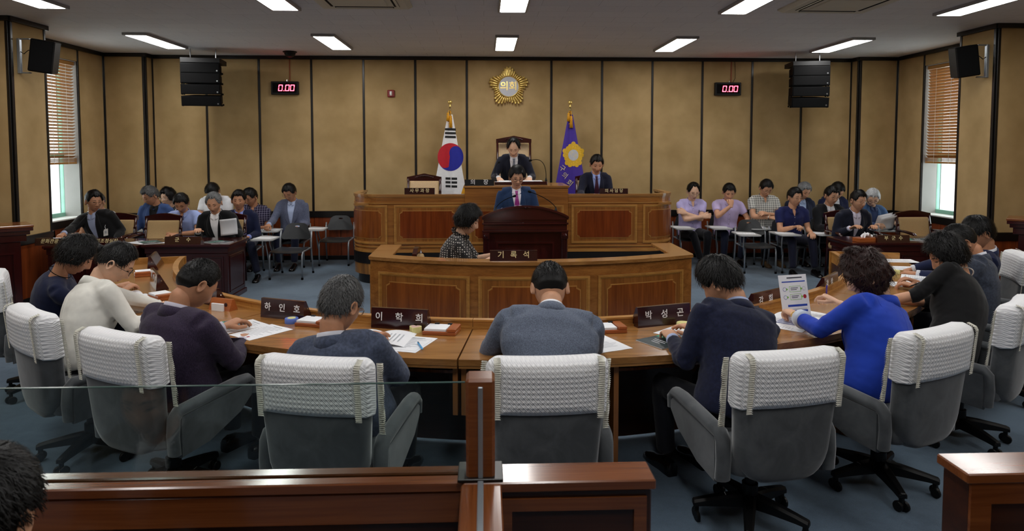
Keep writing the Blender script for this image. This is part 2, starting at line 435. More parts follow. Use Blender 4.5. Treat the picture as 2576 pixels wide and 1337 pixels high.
# ---------------------------------------------------------------- windows and blinds
for k, (sgn, xw) in enumerate(((-1, XL), (1, XR))):
    o = sgn
    win = bpy.data.objects.new('window_%d' % (k+1), None); COL.objects.link(win); win.location = (xw, (WY0+WY1)/2, WZ0)
    struct(win, ('left', 'right')[k]+' window deep in the side wall, bright outside')
    hw = (WY1-WY0)/2; hz = WZ1-WZ0
    q = MB()   # plaster lining of the opening
    q.box(min(0, o*.26), max(0, o*.26), hw-.012, hw-.002, 0, hz); q.box(min(0, o*.26), max(0, o*.26), -hw+.002, -hw+.012, 0, hz)
    q.box(min(0, o*.26), max(0, o*.26), -hw, hw, hz-.012, hz-.002); q.build('reveal_lining', 'plaster', win)
    q = MB(); q.cbox(min(-o*.03, o*.26), max(-o*.03, o*.26), -hw, hw, .002, .022); q.build('sill', 'white_paint', win)
    q = MB()
    for a, b_ in ((-hw, -hw+.05), (hw-.014, hw)): q.cbox(min(o*.22, o*.28), max(o*.22, o*.28), a, b_, .02, hz)
    for a, b_ in ((.02, .08), (hz-.05, hz), (.9, .95)): q.cbox(min(o*.22, o*.28), max(o*.22, o*.28), -hw, hw, a, b_)
    q.build('window_frame', 'teal_frame', win)
    q = MB(); q.cbox(min(o*.21, o*.27), max(o*.21, o*.27), -.36, -.33, .02, hz); q.build('mullion', 'teal_frame', win)
    for a, b_ in ((-hw+.05, -.36), (-.33, hw-.05)):
        q = MB(); q.box(min(o*.245, o*.251), max(o*.245, o*.251), a, b_, .08, hz-.05); q.build('pane', 'window_glass', win)
    bl = thing('window_blind', ('wooden slatted blind half lowered in the left window', 'wooden slatted blind half lowered in the right window')[k], 'blind', (xw+o*.05, (WY0+WY1)/2, 0), 0, 'venetian blinds')
    q = MB(); q.cbox(-.03, .03, -hw+.016, hw-.016, WZ1-.065, WZ1-.012); q.build('head_rail', 'blind_wood', bl)
    q = MB(); tl = R(32 if k == 0 else 48)*(-o); cx, sx = math.cos(tl), math.sin(tl)
    vs = []
    for yy in (-hw+.02, hw-.02):
        for (a, t) in ((-.025, -.0015), (.025, -.0015), (.025, .0015), (-.025, .0015)): vs.append((a*cx-t*sx, yy, a*sx+t*cx))
    q.add(vs, [(0, 1, 2, 3), (7, 6, 5, 4), (0, 4, 5, 1), (1, 5, 6, 2), (2, 6, 7, 3), (3, 7, 4, 0)])
    first = None; nsl = 30; ztop, zbot = WZ1-.09, 1.70
    for i in range(nsl):
        z = ztop-(ztop-zbot)*i/(nsl-1)
        if first is None: first = q.build('slat', 'blind_wood', bl); s_ = first
        else: s_ = first.copy(); COL.objects.link(s_)
        s_.location = (0, 0, z)
    for i in range(9):
        q = MB(); q.cbox(-.026, .026, -hw+.02, hw-.02, 1.628+i*.006, 1.632+i*.006, .001); q.build('slat', 'blind_wood', bl)
    q = MB(); q.cbox(-.027, .027, -hw+.02, hw-.02, 1.595, 1.624); q.build('bottom_rail', 'blind_wood', bl)
    for yy in (-.33, 0, .33):
        q = MB(); q.tube([(-.027, yy, 1.6), (-.027, yy, WZ1-.06)], .0025, 6); q.tube([(.027, yy, 1.6), (.027, yy, WZ1-.06)], .0025, 6); q.build('ladder_cord', 'lace', bl)
# ---------------------------------------------------------------- ceiling lights
pos = ['leftmost', 'second from the left', 'middle', 'second from the right', 'rightmost']
rows = [(9.09, 10.27, 'row nearest the flags'), (6.22, 7.40, 'second row'), (3.35, 4.53, 'row above the curved desk'), (.48, 1.66, 'added unseen row above the gallery')]  # gallery row is added out of view to brighten the chair covers
def lamp_proto():
    t = thing('ceiling_light', '', 'light')
    q = MB(); W, L_, h = .155, .625, .034
    q.rings([[(-W, -L_, 0), (W, -L_, 0), (W, L_, 0), (-W, L_, 0)], [(-W, -L_, -h+.004), (W, -L_, -h+.004), (W, L_, -h+.004), (-W, L_, -h+.004)],
             [(-W+.006, -L_+.006, -h), (W-.006, -L_+.006, -h), (W-.006, L_-.006, -h), (-W+.006, L_-.006, -h)],
             [(-.134, -.592, -h), (.134, -.592, -h), (.134, .592, -h), (-.134, .592, -h)]][::-1], cap0=False, cap1=True)
    q.build('frame', 'lamp_frame', t)
    q = MB(); pts = []
    for cx_, cy_, a0 in ((.114, .572, 0), (-.114, .572, PI/2), (-.114, -.572, PI), (.114, -.572, 1.5*PI)):
        pts += [(cx_+.02*math.cos(a0+PI/8*j), cy_+.02*math.sin(a0+PI/8*j)) for j in range(5)]
    q.prism(pts, -.0325, -.030); q.build('diffuser', 'lamp', t)
    return t
lp = lamp_proto(); used = False
for (y0, y1, rn) in rows:
    for i in range(5):
        o = lp if not used else dup(lp); used = True
        o.location = (-4.6235+2.398*i+.133, (y0+y1)/2, ZC)
        o['label'] = '%s flat ceiling light in the %s' % (pos[i], rn); o['group'] = 'flat ceiling light panels'
# ---------------------------------------------------------------- ceiling air conditioners
def aircon(x, y, label):
    t = thing('ceiling_air_conditioner', label, 'air conditioner', (x, y, ZC), 0, 'ceiling air conditioners')
    q = MB(); H_ = .475
    q.rings([[(-H_, -H_, 0), (H_, -H_, 0), (H_, H_, 0), (-H_, H_, 0)], [(-H_, -H_, -.015), (H_, -H_, -.015), (H_, H_, -.015), (-H_, H_, -.015)],
             [(-H_+.04, -H_+.04, -.045), (H_-.04, -H_+.04, -.045), (H_-.04, H_-.04, -.045), (-H_+.04, H_-.04, -.045)]][::-1]); q.build('panel', 'cream_plastic', t)
    q = MB(); q.cbox(-.25, .25, -.25, .25, -.056, -.04); q.build('intake_grille', 'cream_plastic', t)
    for k in range(4):
        q = MB(); q.cbox(-.30, .30, -.028, .028, -.003, .003); o = q.build('slot', 'black_matte', t); a = k*PI/2
        o.location = (.335*math.sin(a), -.335*math.cos(a), -.0455); o.rotation_euler = (0, 0, a)
        q = MB(); q.cbox(-.29, .29, -.02, .02, -.003, .003); f = q.build('louvre', 'cream_plastic', t)
        f.location = (.345*math.sin(a), -.345*math.cos(a), -.05); f.rotation_euler = (R(18), 0, a)
aircon(-1.22, 6.80, 'square ceiling air conditioner left of centre at the top edge')
aircon(3.62, 6.82, 'square ceiling air conditioner right of centre at the top edge')
# ================================================================ JOINERY HELPERS
class Path:
    """plan curve; outward normal is on the right of the direction of travel"""
    def __init__(s, pts):
        s.p = [Vector((a, b)) for a, b in pts]; s.L = [0]
        for a, b in zip(s.p[:-1], s.p[1:]): s.L.append(s.L[-1]+(b-a).length)
        s.len = s.L[-1]
        s.n = []
        for i in range(len(s.p)):
            t = (s.p[min(i+1, len(s.p)-1)]-s.p[max(i-1, 0)]).normalized(); s.n.append(Vector((t.y, -t.x)))
    def at(s, d, off=0.0):
        d = max(0, min(s.len, d)); i = 0
        while i < len(s.L)-2 and s.L[i+1] < d: i += 1
        f = (d-s.L[i])/max(1e-9, s.L[i+1]-s.L[i])
        q = s.p[i].lerp(s.p[i+1], f)+s.n[i].lerp(s.n[i+1], f).normalized()*off
        return q.x, q.y
    def near(s, x, y):
        return min(((s.p[i]-Vector((x, y))).length, s.L[i]) for i in range(len(s.p)))[1]
    def xs(s, x):
        """distance along where the curve passes x"""
        for i in range(len(s.p)-1):
            a, b = s.p[i].x, s.p[i+1].x
            if min(a, b) <= x <= max(a, b) and abs(b-a) > 1e-9: return s.L[i]+(s.L[i+1]-s.L[i])*(x-a)/(b-a)
        return 0 if abs(s.p[0].x-x) < abs(s.p[-1].x-x) else s.len
    def slab(s, mb, d0, d1, z0, z1, o0, o1, step=.06):
        """solid following the curve from d0 to d1, between offsets o0 (inner) and o1 (outer)"""
        n = max(1, int((d1-d0)/step)); rg = []
        ds = sorted(set([d0+(d1-d0)*i/n for i in range(n+1)]))
        for d in ds:
            a = s.at(d, o0); b = s.at(d, o1)
            rg.append([(a[0], a[1], z0), (b[0], b[1], z0), (b[0], b[1], z1), (a[0], a[1], z1)])
        mb.rings(rg); return mb
    def frame(s, mb, d0, d1, z0, z1, w, off, h):
        s.slab(mb, d0, d1, z0, z0+w, off-.002, off+h); s.slab(mb, d0, d1, z1-w, z1, off-.002, off+h)
        s.slab(mb, d0, d0+w, z0+w, z1-w, off-.002, off+h); s.slab(mb, d1-w, d1, z0+w, z1-w, off-.002, off+h); return mb
    def notched(s, mb, d0, d1, z0, z1, n, off, h):
        s.slab(mb, d0+n, d1-n, z0, z1, off-.002, off+h)
        for k in range(3):
            a = n*k/3; b = n*(k+1)/3; c = n-math.sqrt(max(0, n*n-(n-b)**2))
            c = n*(1-math.sin((k+.5)/3*PI/2)) if True else c
            s.slab(mb, d0+a, d0+b, z0+n-b*0-n*(k/3)*.6-.0, z1-n+n*(k/3)*.6, off-.002, off+h)
            s.slab(mb, d1-b, d1-a, z0+n-n*(k/3)*.6, z1-n+n*(k/3)*.6, off-.002, off+h)
        return mb
def panel(par, path, d0, d1, z0, z1, off=0.0, field='field_wood', mould='moulding_wood', base='honey_vert', gap=.07, name='panel'):
    """framed and fielded joinery panel on a curved or straight face"""
    q = MB(); path.slab(q, d0+.012, d1-.012, z0+.012, z1-.012, off-.002, off+.005); p = q.build(name, base, par)
    q = MB(); path.frame(q, d0, d1, z0, z1, .02, off, .016); path.frame(q, d0+.02, d1-.02, z0+.02, z1-.02, .012, off, .009); q.build('moulding', mould, p)
    q = MB(); path.notched(q, d0+gap, d1-gap, z0+gap, z1-gap, .035, off, .011); q.build('inlay_line', mould, p)
    q = MB(); path.notched(q, d0+gap+.009, d1-gap-.009, z0+gap+.009, z1-gap-.009, .034, off, .014); q.build('field', field, p)
    return p
def nameplate(label, body, loc, rz, w=.40, h=.125, size=.055, letter='white_letter', wood_='plate_wood', d=.09, spacing=1.9, group='desk name plates', dot=True, both=False, shear=0):
    """upright wooden name block; its lettered face looks along local -Y"""
    t = thing('name_plate', label, 'name plate', loc, rz, group)
    q = MB(); hw = w/2
    q.add([(-hw, -d*.42, 0), (hw, -d*.42, 0), (hw, d*.58, 0), (-hw, d*.58, 0), (-hw, -d*.30, h), (hw, -d*.30, h), (hw, -d*.08, h), (-hw, -d*.08, h),
           (hw, d*.58, .012), (-hw, d*.58, .012)],
          [(0, 3, 2, 1), (0, 1, 5, 4), (4, 5, 6, 7), (6, 8, 9, 7), (8, 2, 3, 9), (1, 2, 8, 6, 5), (0, 4, 7, 9, 3)])
    q.build('block', wood_, t)
    tilt = math.atan2(d*.12, h)
    if body.strip(): lettering(body, size, letter, t, (0, -d*.36-.0006, h*.56), (PI/2-tilt, 0, 0), .0008, spacing=spacing, bold=size*.012, shear=shear)
    if dot:
        q = MB(); q.lathe([(0.0001, 0), (.006, 0), (.005, .002), (.0001, .003)], 10, (hw+.001, d*.02, h*.6), 'X'); q.build('stud', 'chrome', t)
    return t
# ================================================================ DAIS, PRESIDING BENCH
BF = 9.10; BX0, BX1 = -1.80, 2.62; BR = .45; PZ = .43
def dais_outline(off, yb=10.9):
    p = [(BX0-off, yb)]+[(BX0+BR+(BR+off)*math.cos(a), BF+BR+(BR+off)*math.sin(a)) for a in np.linspace(PI, 1.5*PI, 13)]
    p += [(x, BF-off) for x in np.linspace(BX0+BR, BX1-BR, 30)[1:-1]]
    p += [(BX1-BR+(BR+off)*math.cos(a), BF+BR+(BR+off)*math.sin(a)) for a in np.linspace(-PI/2, 0, 13)]+[(BX1+off, yb)]
    return p
dais = thing('dais_platform', 'raised platform with striped veneer riser under the presiding bench', 'platform', (0, 0, 0))
q = MB(); q.prism(dais_outline(-.05, 11.17), 0, .13); q.build('plinth', 'black_trim', dais)
q = MB(); q.prism(dais_outline(.0, 11.17), .13, .28); q.build('riser', 'stripe_veneer', dais)
q = MB(); q.prism(dais_outline(.012, 11.17), .28, PZ-.004); q.build('edge_band', 'black_trim', dais)
q = MB(); q.prism(dais_outline(-.01, 11.17), PZ-.004, PZ); q.build('platform_carpet', 'carpet', dais)
bench = thing('presiding_bench', 'long honey wood presiding bench with curved ends and framed panels', 'bench', (0, 0, 0))
BP = Path(dais_outline(-.005, 10.15)); zt = 1.21
q = MB(); BP.slab(q, 0, BP.len, PZ, zt-.03, -.06, 0); q.build('front_wall', 'honey', bench)
q = MB(); BP.slab(q, 0, BP.len, zt-.03, zt, -.075, .014); BP.slab(q, 0, BP.len, zt-.044, zt-.03, -.06, .007); q.build('top_cap', 'honey_top', bench)
q = MB(); BP.slab(q, 0, BP.len, 1.085, 1.098, -.002, .012); BP.slab(q, 0, BP.len, .50, .513, -.002, .012); BP.slab(q, 0, BP.len, PZ, .47, -.002, .01); q.build('string_moulding', 'moulding_wood', bench)
q = MB()
BW = Path([(x, BF+.02) for x in np.linspace(BX0+.08, BX1-.08, 20)])
for a_, b_ in ((BX0+.08, -.30), (1.16, BX1-.08)): q = MB(); q.box(a_, b_, BF+.05, BF+.62, 1.06, 1.09); q.build('desk_board', 'honey_top', bench)
cz = 1.325
q = MB(); q.cbox(-.26, 1.12, BF-.04, BF+.03, PZ, cz-.03); q.box(-.26, -.2, BF+.03, BF+.75, PZ, cz-.03); q.box(1.06, 1.12, BF+.03, BF+.75, PZ, cz-.03); q.build('centre_wall', 'honey', bench)
q = MB(); q.cbox(-.275, 1.135, BF-.055, BF+.77, cz-.03, cz); q.build('centre_top', 'honey_top', bench)
zp0, zp1 = .545, 1.065
a0 = BP.near(BX0, BF+BR)
for (xa, xb, fld) in ((-1.20, -.32, 'reddish_field'), (1.17, 2.06, 'reddish_field')):
    panel(bench, BP, BP.xs(xa), BP.xs(xb), zp0, zp1, field=fld)
dl = BP.xs(-1.29); panel(bench, BP, dl-.80, dl, zp0, zp1, field='field_wood')
dr = BP.xs(2.14); panel(bench, BP, dr, dr+.80, zp0, zp1, field='field_wood')
CP = Path([(-.26, BF-.04), (1.12, BF-.04)])
panel(bench, CP, .06, .66, zp0, zp1, field='reddish_field'); panel(bench, CP, .72, 1.32, zp0, zp1, field='reddish_field')
# ================================================================ RECORDER'S DESK
rec = thing('recorder_desk', 'honey wood recorder desk with curved panelled front before the lectern', 'desk', (0, 0, 0))
rc = (.46, 9.255); rr = 3.185; ah = math.asin(1.54/rr); RZ = .80
fp = [(rc[0]+rr*math.sin(a), rc[1]-rr*math.cos(a)) for a in np.linspace(-ah, ah, 41)]
RP = Path(fp)
xl, xr = fp[0][0], fp[-1][0]; yf = fp[0][1]; yb = 7.26
q = MB(); RP.slab(q, 0, RP.len, .06, RZ-.03, -.03, 0); q.build('front_wall', 'honey', rec)
q = MB(); RP.slab(q, 0, RP.len, 0, .06, -.03, -.012); q.build('plinth', 'black_trim', rec)
for a_, b_ in ((xl, xl+.03), (xr-.03, xr)): q = MB(); q.box(a_, b_, yf, yb, 0, RZ-.03); q.build('side_wall', 'honey_vert', rec)
q = MB(); RP.slab(q, 0, RP.len, RZ-.03, RZ, -.16, .022); q.build('top_cap', 'honey_top', rec)
for a_, b_ in ((xl-.022, xl+.20), (xr-.20, xr+.022)): q = MB(); q.cbox(a_, b_, yf+.02, yb, RZ-.0305, RZ-.0008); q.build('side_cap', 'honey_top', rec)
q = MB(); q.box(xl+.035, xr-.035, yf+.04, 6.88, .66, .685); q.build('work_surface', 'honey', rec)
for (a, b) in ((.10, 1.02), (1.10, 2.12), (2.20, 3.12)):
    k_ = RP.len/3.24; panel(rec, RP, a*k_, b*k_, .07, .665, gap=.085)
LP_ = Path([(xl, yb), (xl, yf)]); panel(rec, LP_, .05, LP_.len-.06, .07, .665, gap=.08)
RP2 = Path([(xr, yf), (xr, yb)]); panel(rec, RP2, .06, RP2.len-.05, .07, .665, gap=.08)
nameplate('dark wooden sign with gold lettering on the recorder desk', '기 록 석', (.265, 6.175, RZ), R(0), .43, .095, .068, 'gold_letter', spacing=1.5, group='title plates', dot=False)
kb = thing('keyboard', 'black keyboard under the recorder\'s hands', 'keyboard', (-.02, 6.62, .686), R(-90))
q = MB(); q.cbox(-.21, .21, -.07, .07, 0, .018); q.build('case', 'black_plastic', kb)
q = MB()
for i in range(14):
    for j in range(5): q.cbox(-.195+i*.028, -.171+i*.028, -.06+j*.025, -.039+j*.025, .018, .026, .002)
q.build('keys', 'seat_plastic', kb)['kind'] = 'stuff'
# ================================================================ LECTERN
lec = thing('lectern', 'dark mahogany lectern with arched cornice in the middle of the hall', 'lectern', (.49, 8.12, 0))
q = MB(); q.cbox(-.455, .455, .02, .42, 0, .88); q.build('body', 'mahogany_vert', lec)
q = MB(); q.cbox(-.50, .50, -.02, .44, 0, .10); q.cbox(-.475, .475, 0, .43, .10, .13); q.build('plinth', 'mahogany', lec)
for sx in (-1, 1):
    q = MB(); q.cbox(sx*.47-.035, sx*.47+.035, -.02, .06, .10, .80)
    for k in range(3): q.cbox(sx*.47-.022+k*.018, sx*.47-.014+k*.018, -.026, -.018, .14, .74, .003)
    p_ = q.build('pilaster', 'mahogany_vert', lec)
    q = MB(); q.cbox(sx*.47-.042, sx*.47+.042, -.034, .07, .74, .82); q.lathe([(.0001, 0), (.026, 0), (.016, .012), (.0001, .014)], 14, (sx*.47, -.034, .78), 'Y'); q.build('capital', 'mahogany', p_)
q = MB(); q.cbox(-.515, .515, -.035, .44, .82, .845); q.cbox(-.50, .50, -.02, .43, .845, .91); q.cbox(-.515, .515, -.035, .44, .91, .935); q.cbox(-.50, .50, -.02, .43, .935, .98); q.build('entablature', 'mahogany', lec)
ar = []
for i in range(25):
    x = -.515+1.03*i/24; ar.append((x, .985+.135*math.cos(x/.515*PI/2)**.8 if abs(x) < .5149 else .985))
def plate_xz(q, top, z0, y0, y1):
    rg = [[(x, y0, z0), (x, y1, z0), (x, y1, z), (x, y0, z)] for x, z in top]
    q.rings([r[::-1] for r in rg])
q = MB(); plate_xz(q, ar, .97, -.03, .03); q.build('arched_crest', 'mahogany', lec)
q = MB(); q.rings([[(x*1.01, -.047, z-.004), (x*1.01, .042, z-.004), (x*1.01, .042, z+.022), (x*1.01, -.047, z+.022)] for x, z in ar]); q.build('crest_moulding', 'mahogany', lec)
q = MB(); q.lathe([(.0001, 0), (.016, 0), (.012, .012), (.0001, .018)], 12, (0, -.045, 1.118), 'Y')
for sx in (-1, 1):
    for k in range(4): q.tube([(sx*(.012+k*.012), -.05, 1.122-k*.002), (sx*(.026+k*.012), -.05, 1.132-k*.004)], [.007-k*.001, .004-k*.0005], 6)
q.build('carved_ornament', 'mahogany', lec)
q = MB(); q.add([(-.46, .02, 1.02), (.46, .02, 1.02), (.46, .43, .93), (-.46, .43, .93), (-.46, .02, .98), (.46, .02, .98), (.46, .43, .90), (-.46, .43, .90)], [(0, 1, 2, 3), (7, 6, 5, 4), (0, 4, 5, 1), (1, 5, 6, 2), (2, 6, 7, 3), (3, 7, 4, 0)]); q.build('reading_board', 'mahogany', lec)
LPp = Path([(-.40, .02), (.40, .02)])
q = MB(); LPp.frame(q, .05, .75, .22, .70, .022, 0, .02); q.build('panel_moulding', 'mahogany', lec)
q = MB(); LPp.notched(q, .13, .67, .30, .62, .035, 0, .012); q.build('panel_field', 'mahogany_vert', lec)
def microphone(label, base, tip, bend, group='gooseneck microphones'):
    b = Vector(base); t = thing('microphone', label, 'microphone', base, 0, group)
    q = MB(); q.lathe([(.0001, 0), (.018, 0), (.018, .012), (.010, .03), (.006, .05), (.0001, .05)], 14); q.build('base', 'black_plastic', t)
    T = Vector(tip)-b; B_ = Vector(bend)-b; pts = []
    for i in range(13):
        f = i/12; pts.append(Vector((0, 0, .04))*(1-f)**2+B_*2*f*(1-f)+T*f*f)
    q = MB(); q.tube(pts, .0045, 8); q.build('gooseneck', 'black_matte', t)
    d = (pts[-1]-pts[-2]).normalized()
    q = MB(); q.tube([pts[-1]-d*.01, pts[-1], pts[-1]+d*.02, pts[-1]+d*.035, pts[-1]+d*.042], [.006, .013, .015, .012, .003], 12); q.build('capsule', 'black_matte', t)
    return t
microphone('gooseneck microphone on the left side of the lectern', (.14, 8.16, 1.07), (.355, 8.30, 1.235), (.20, 8.20, 1.20))
microphone('gooseneck microphone on the right side of the lectern', (.86, 8.16, 1.07), (.57, 8.34, 1.285), (.78, 8.20, 1.22))
# ================================================================ CURVED COUNCIL DESK
OC = Vector((.30, 7.40)); RI, RO, DZ = 3.315, 3.92, .72
F0, F1 = R(-77), R(78)
def ringpt(phi, r): return (OC.x+r*math.sin(phi), OC.y-r*math.cos(phi))
seat_phi = [R(a) for a in (-51.5, -38.2, -26.2, -12.4, -.5, 12.5, 24.4, 38.5, 52.5, 67)]
desk = thing('council_desk', 'long curved honey wood council desk with raised inner ledge', 'desk', (0, 0, 0))
def sector(q, p0, p1, r0, r1, z0, z1, step=R(2.5)):
    n = max(2, int((p1-p0)/step)); rg = []
    for i in range(n+1):
        a = p0+(p1-p0)*i/n; A = ringpt(a, r0); B = ringpt(a, r1)
        rg.append([(B[0], B[1], z0), (A[0], A[1], z0), (A[0], A[1], z1), (B[0], B[1], z1)])
    q.rings([r_[::-1] for r_ in rg]); return q
cuts = [F0]+[(seat_phi[i]+seat_phi[i+1])/2 for i in (1, 3, 5, 7)]+[F1]
for a, b in zip(cuts[:-1], cuts[1:]):
    e = .0012
    q = MB(); sector(q, a+e, b-e, RI-.005, RO, DZ-.034, DZ); sector(q, a+e, b-e, RI, RO-.004, DZ-.05, DZ-.034); s_ = q.build('desk_top', 'honey_top', desk)
    q = MB(); sector(q, a+e*.4, b-e*.4, RI-.035, RI-.003, DZ-.05, DZ+.046); sector(q, a+e*.4, b-e*.4, RI-.042, RI+.004, DZ+.046, DZ+.058); sector(q, a, b, RI-.005, RI+.010, DZ, DZ+.014); q.build('ledge', 'moulding_wood', desk)
    q = MB(); sector(q, a+e*.4, b-e*.4, RI-.035, RI-.012, .02, DZ-.05); q.build('modesty_panel', 'rail_face', desk)  # darker wood than the desk: under-desk shade put into the panel colour
    q = MB(); sector(q, a+e*.4, b-e*.4, RI, RO-.30, .545, .562); q.build('shelf', 'field_wood', desk)
divs = [(seat_phi[i]+seat_phi[i+1])/2 for i in range(9)]
for i, a in enumerate(divs):
    for off in ((-.022, .022) if i in (1, 3, 5, 7) else (0,)):
        q = MB(); sector(q, a+off/3.7-.0035, a+off/3.7+.0035, RI-.01, RO-.06, .40 if i % 2 else 0.0, DZ-.05, R(1)); q.build('support', 'honey_vert', desk)
for a, s_ in ((F0, -1), (F1, 1)):
    q = MB(); sector(q, min(a, a+s_*.008), max(a, a+s_*.008), RI-.05, RO, 0.0, DZ+.058, R(1)); q.build('end_board', 'moulding_wood', desk)
# ================================================================ MAHOGANY SIDE TABLES
def dark_table(label, x0, x1, y0, y1, z, group='mahogany side tables'):
    t = thing('side_table', label, 'table', ((x0+x1)/2, (y0+y1)/2, 0), 0, group); hw = (x1-x0)/2; hd = (y1-y0)/2
    q = MB(); q.cbox(-hw, hw, -hd, hd, z-.03, z); q.cbox(-hw+.012, hw-.012, -hd+.012, hd-.012, z-.045, z-.03); q.build('table_top', 'mahogany', t)
    q = MB(); q.cbox(-hw+.03, hw-.03, -hd+.03, hd-.03, z-.11, z-.045); q.build('apron', 'mahogany', t)
    q = MB(); q.cbox(-hw+.04, hw-.04, -hd+.04, -hd+.07, .05, z-.11); q.cbox(-hw+.04, -hw+.07, -hd+.07, hd-.05, .05, z-.11); q.cbox(hw-.07, hw-.04, -hd+.07, hd-.05, .05, z-.11); q.build('carcass', 'mahogany_vert', t)
    q = MB(); q.cbox(-hw+.025, hw-.025, -hd+.025, -hd+.09, 0, .055); q.cbox(hw-.09, hw-.025, -hd+.06, hd-.03, 0, .055); q.cbox(-hw+.025, -hw+.09, -hd+.06, hd-.03, 0, .055); q.build('plinth', 'mahogany', t)
    P_ = Path([(-hw+.04, -hd+.04), (hw-.04, -hd+.04)]); n = max(1, round(P_.len/.55)); w_ = P_.len/n
    def pnl(P_, n, w_):
        for i in range(n):
            q = MB(); P_.frame(q, i*w_+.05, (i+1)*w_-.05, .10, z-.15, .014, 0, .010); pn = q.build('panel_moulding', 'mahogany', t)
            q = MB(); P_.slab(q, i*w_+.075, (i+1)*w_-.075, .125, z-.175, -.002, .006); q.build('field', 'mahogany_vert', pn)
    pnl(P_, n, w_)
    P2 = Path([(hw-.04, -hd+.04), (hw-.04, hd-.05)]); pnl(P2, 1, P2.len)
    P3 = Path([(-hw+.04, hd-.05), (-hw+.04, -hd+.04)]); pnl(P3, 1, P3.len)
    return t
TZ = .69
dark_table('mahogany table with the curved paper held behind it', -4.03, -3.0, 8.12, 8.78, TZ)
dark_table('mahogany table at the far left with the badge wearer seated', -5.12, -4.04, 8.06, 8.72, TZ)
dark_table('mahogany table on the right with a tissue holder and open magazines', 4.40, 6.06, 7.92, 8.56, TZ)
nameplate('gold lettered plate partly hidden by a head on the left table', '문화관광      ', (-5.02, 8.15, TZ), 0, .42, .085, .055, 'gold_letter', spacing=1.0, group='title plates', dot=False, shear=.2)
nameplate('gold lettered plate before the badge wearer', '기획조정실장', (-4.44, 8.15, TZ), 0, .42, .085, .055, 'gold_letter', spacing=1.0, group='title plates', dot=False, shear=.2)
nameplate('gold lettered plate before the person with the curved paper', '군    수', (-3.57, 8.22, TZ), 0, .42, .085, .058, 'gold_letter', spacing=1.1, group='title plates', dot=False)
nameplate('gold lettered plate on the right table by the tissues', '부  군  수', (4.93, 8.02, TZ), 0, .40, .085, .055, 'gold_letter', spacing=1.1, group='title plates', dot=False)
nameplate('brown plate on the left wing of the presiding bench', '사 무 과 장', (-.86, BF+.03, zt), 0, .40, .085, .058, 'gold_letter', spacing=1.0, group='title plates', dot=False, d=.06)
nameplate('black plate on the raised centre of the presiding bench', '의    장', (-.065, BF+.00, cz), 0, .39, .082, .075, 'white_letter', 'black_plastic', spacing=1.1, group='title plates', dot=False, d=.06)
nameplate('brown plate on the right wing before the seated clerk', '의 사 담 당', (1.745, BF+.03, zt), 0, .38, .072, .055, 'gold_letter', spacing=1.0, group='title plates', dot=False, d=.06)
# consoles at the picture's left and right edges
for rz_, cx_, cy_, lb in ((41, -5.185, 7.07, 'dark mahogany console with wooden top at the left edge'), (-41, 6.19, 7.0, 'dark mahogany console with wooden top at the right edge')):
    t = thing('side_console', lb, 'console', (cx_, cy_, 0), R(rz_), 'mahogany consoles'); hw = .5; z = 1.03 if rz_ > 0 else 1.06
    q = MB(); q.cbox(-hw, hw, -.225, .225, z-.025, z); q.build('console_top', 'rail_wood', t)
    q = MB(); q.cbox(-hw+.005, hw-.005, -.22, .22, z-.06, z-.025); q.cbox(-hw+.03, hw-.03, -.20, .20, z-.10, z-.06); q.cbox(-hw+.06, hw-.06, -.185, .185, z-.17, z-.10); q.build('cornice', 'mahogany', t)
    q = MB(); q.cbox(-hw+.11, hw-.11, -.17, .17, 0, z-.17); q.build('carcass', 'mahogany_vert', t)
    P_ = Path([(-hw+.11, -.17), (hw-.11, -.17)])
    for i in range(2): q = MB(); P_.frame(q, i*P_.len/2+.05, (i+1)*P_.len/2-.05, .12, z-.28, .016, 0, .01); q.build('panel_moulding', 'mahogany', t)
# ================================================================ GALLERY RAIL WITH GLASS
rail = thing('gallery_rail', 'wooden gallery rail with glass screen and short post in the foreground', 'railing', (0, 0, 0))
GZ = .90; gy0, gy1 = 1.835, 1.935
q = MB(); q.cbox(-1.9, -.055, gy0, gy0+.042, GZ-.03, GZ); q.cbox(-1.9, -.055, gy0+.056, gy1, GZ-.03, GZ); q.build('top_rail', 'rail_wood', rail)
q = MB(); q.box(-1.9, -.055, gy0+.01, gy1-.01, GZ-.12, GZ-.028); q.build('rail_core', 'black_trim', rail)
q = MB(); q.cbox(-1.9, -.06, gy0+.012, gy1-.012, .06, GZ-.04); q.build('rail_panel', 'rail_face', rail)
q = MB(); q.cbox(-1.9, -.06, gy0+.004, gy0+.014, GZ-.12, GZ-.03); q.cbox(-1.9, -.06, gy0+.004, gy0+.014, .06, .15); q.build('panel_frame', 'rail_wood', rail)
q = MB(); q.cbox(-.06, .475, gy0-.01, gy1+.005, GZ-.03, GZ); q.build('end_rail', 'rail_wood', rail)
q = MB(); q.cbox(-.06, .465, gy0+.002, gy1-.006, 0, GZ-.03); q.build('end_panel', 'rail_face', rail)
P_ = Path([(-.06, gy0+.002), (.465, gy0+.002)]); q = MB(); P_.frame(q, .10, .51, .12, GZ-.05, .035, 0, .008); q.build('end_panel_frame', 'rail_wood', rail)
q = MB(); q.cbox(-.065, .045, -1.2, gy0-.012, GZ-.03, GZ); q.build('return_rail', 'rail_wood_y', rail)
q = MB(); q.cbox(-.05, .03, -1.2, gy0-.012, 0, GZ-.03); q.build('return_panel', 'rail_face', rail)
q = MB(); q.cbox(-.052, .028, gy0+.005, gy0+.085, GZ, GZ+.285, .008); q.build('post', 'rail_wood', rail)
q = MB(); q.cbox(-.0185, -.0055, gy0-.002, gy0+.006, GZ, GZ+.265, .002); q.build('post_channel', 'steel_paint', rail)
q = MB(); q.cbox(-.075, .05, gy0-.008, gy1+.002, GZ, GZ+.010, .002); q.build('post_foot', 'black_trim', rail)
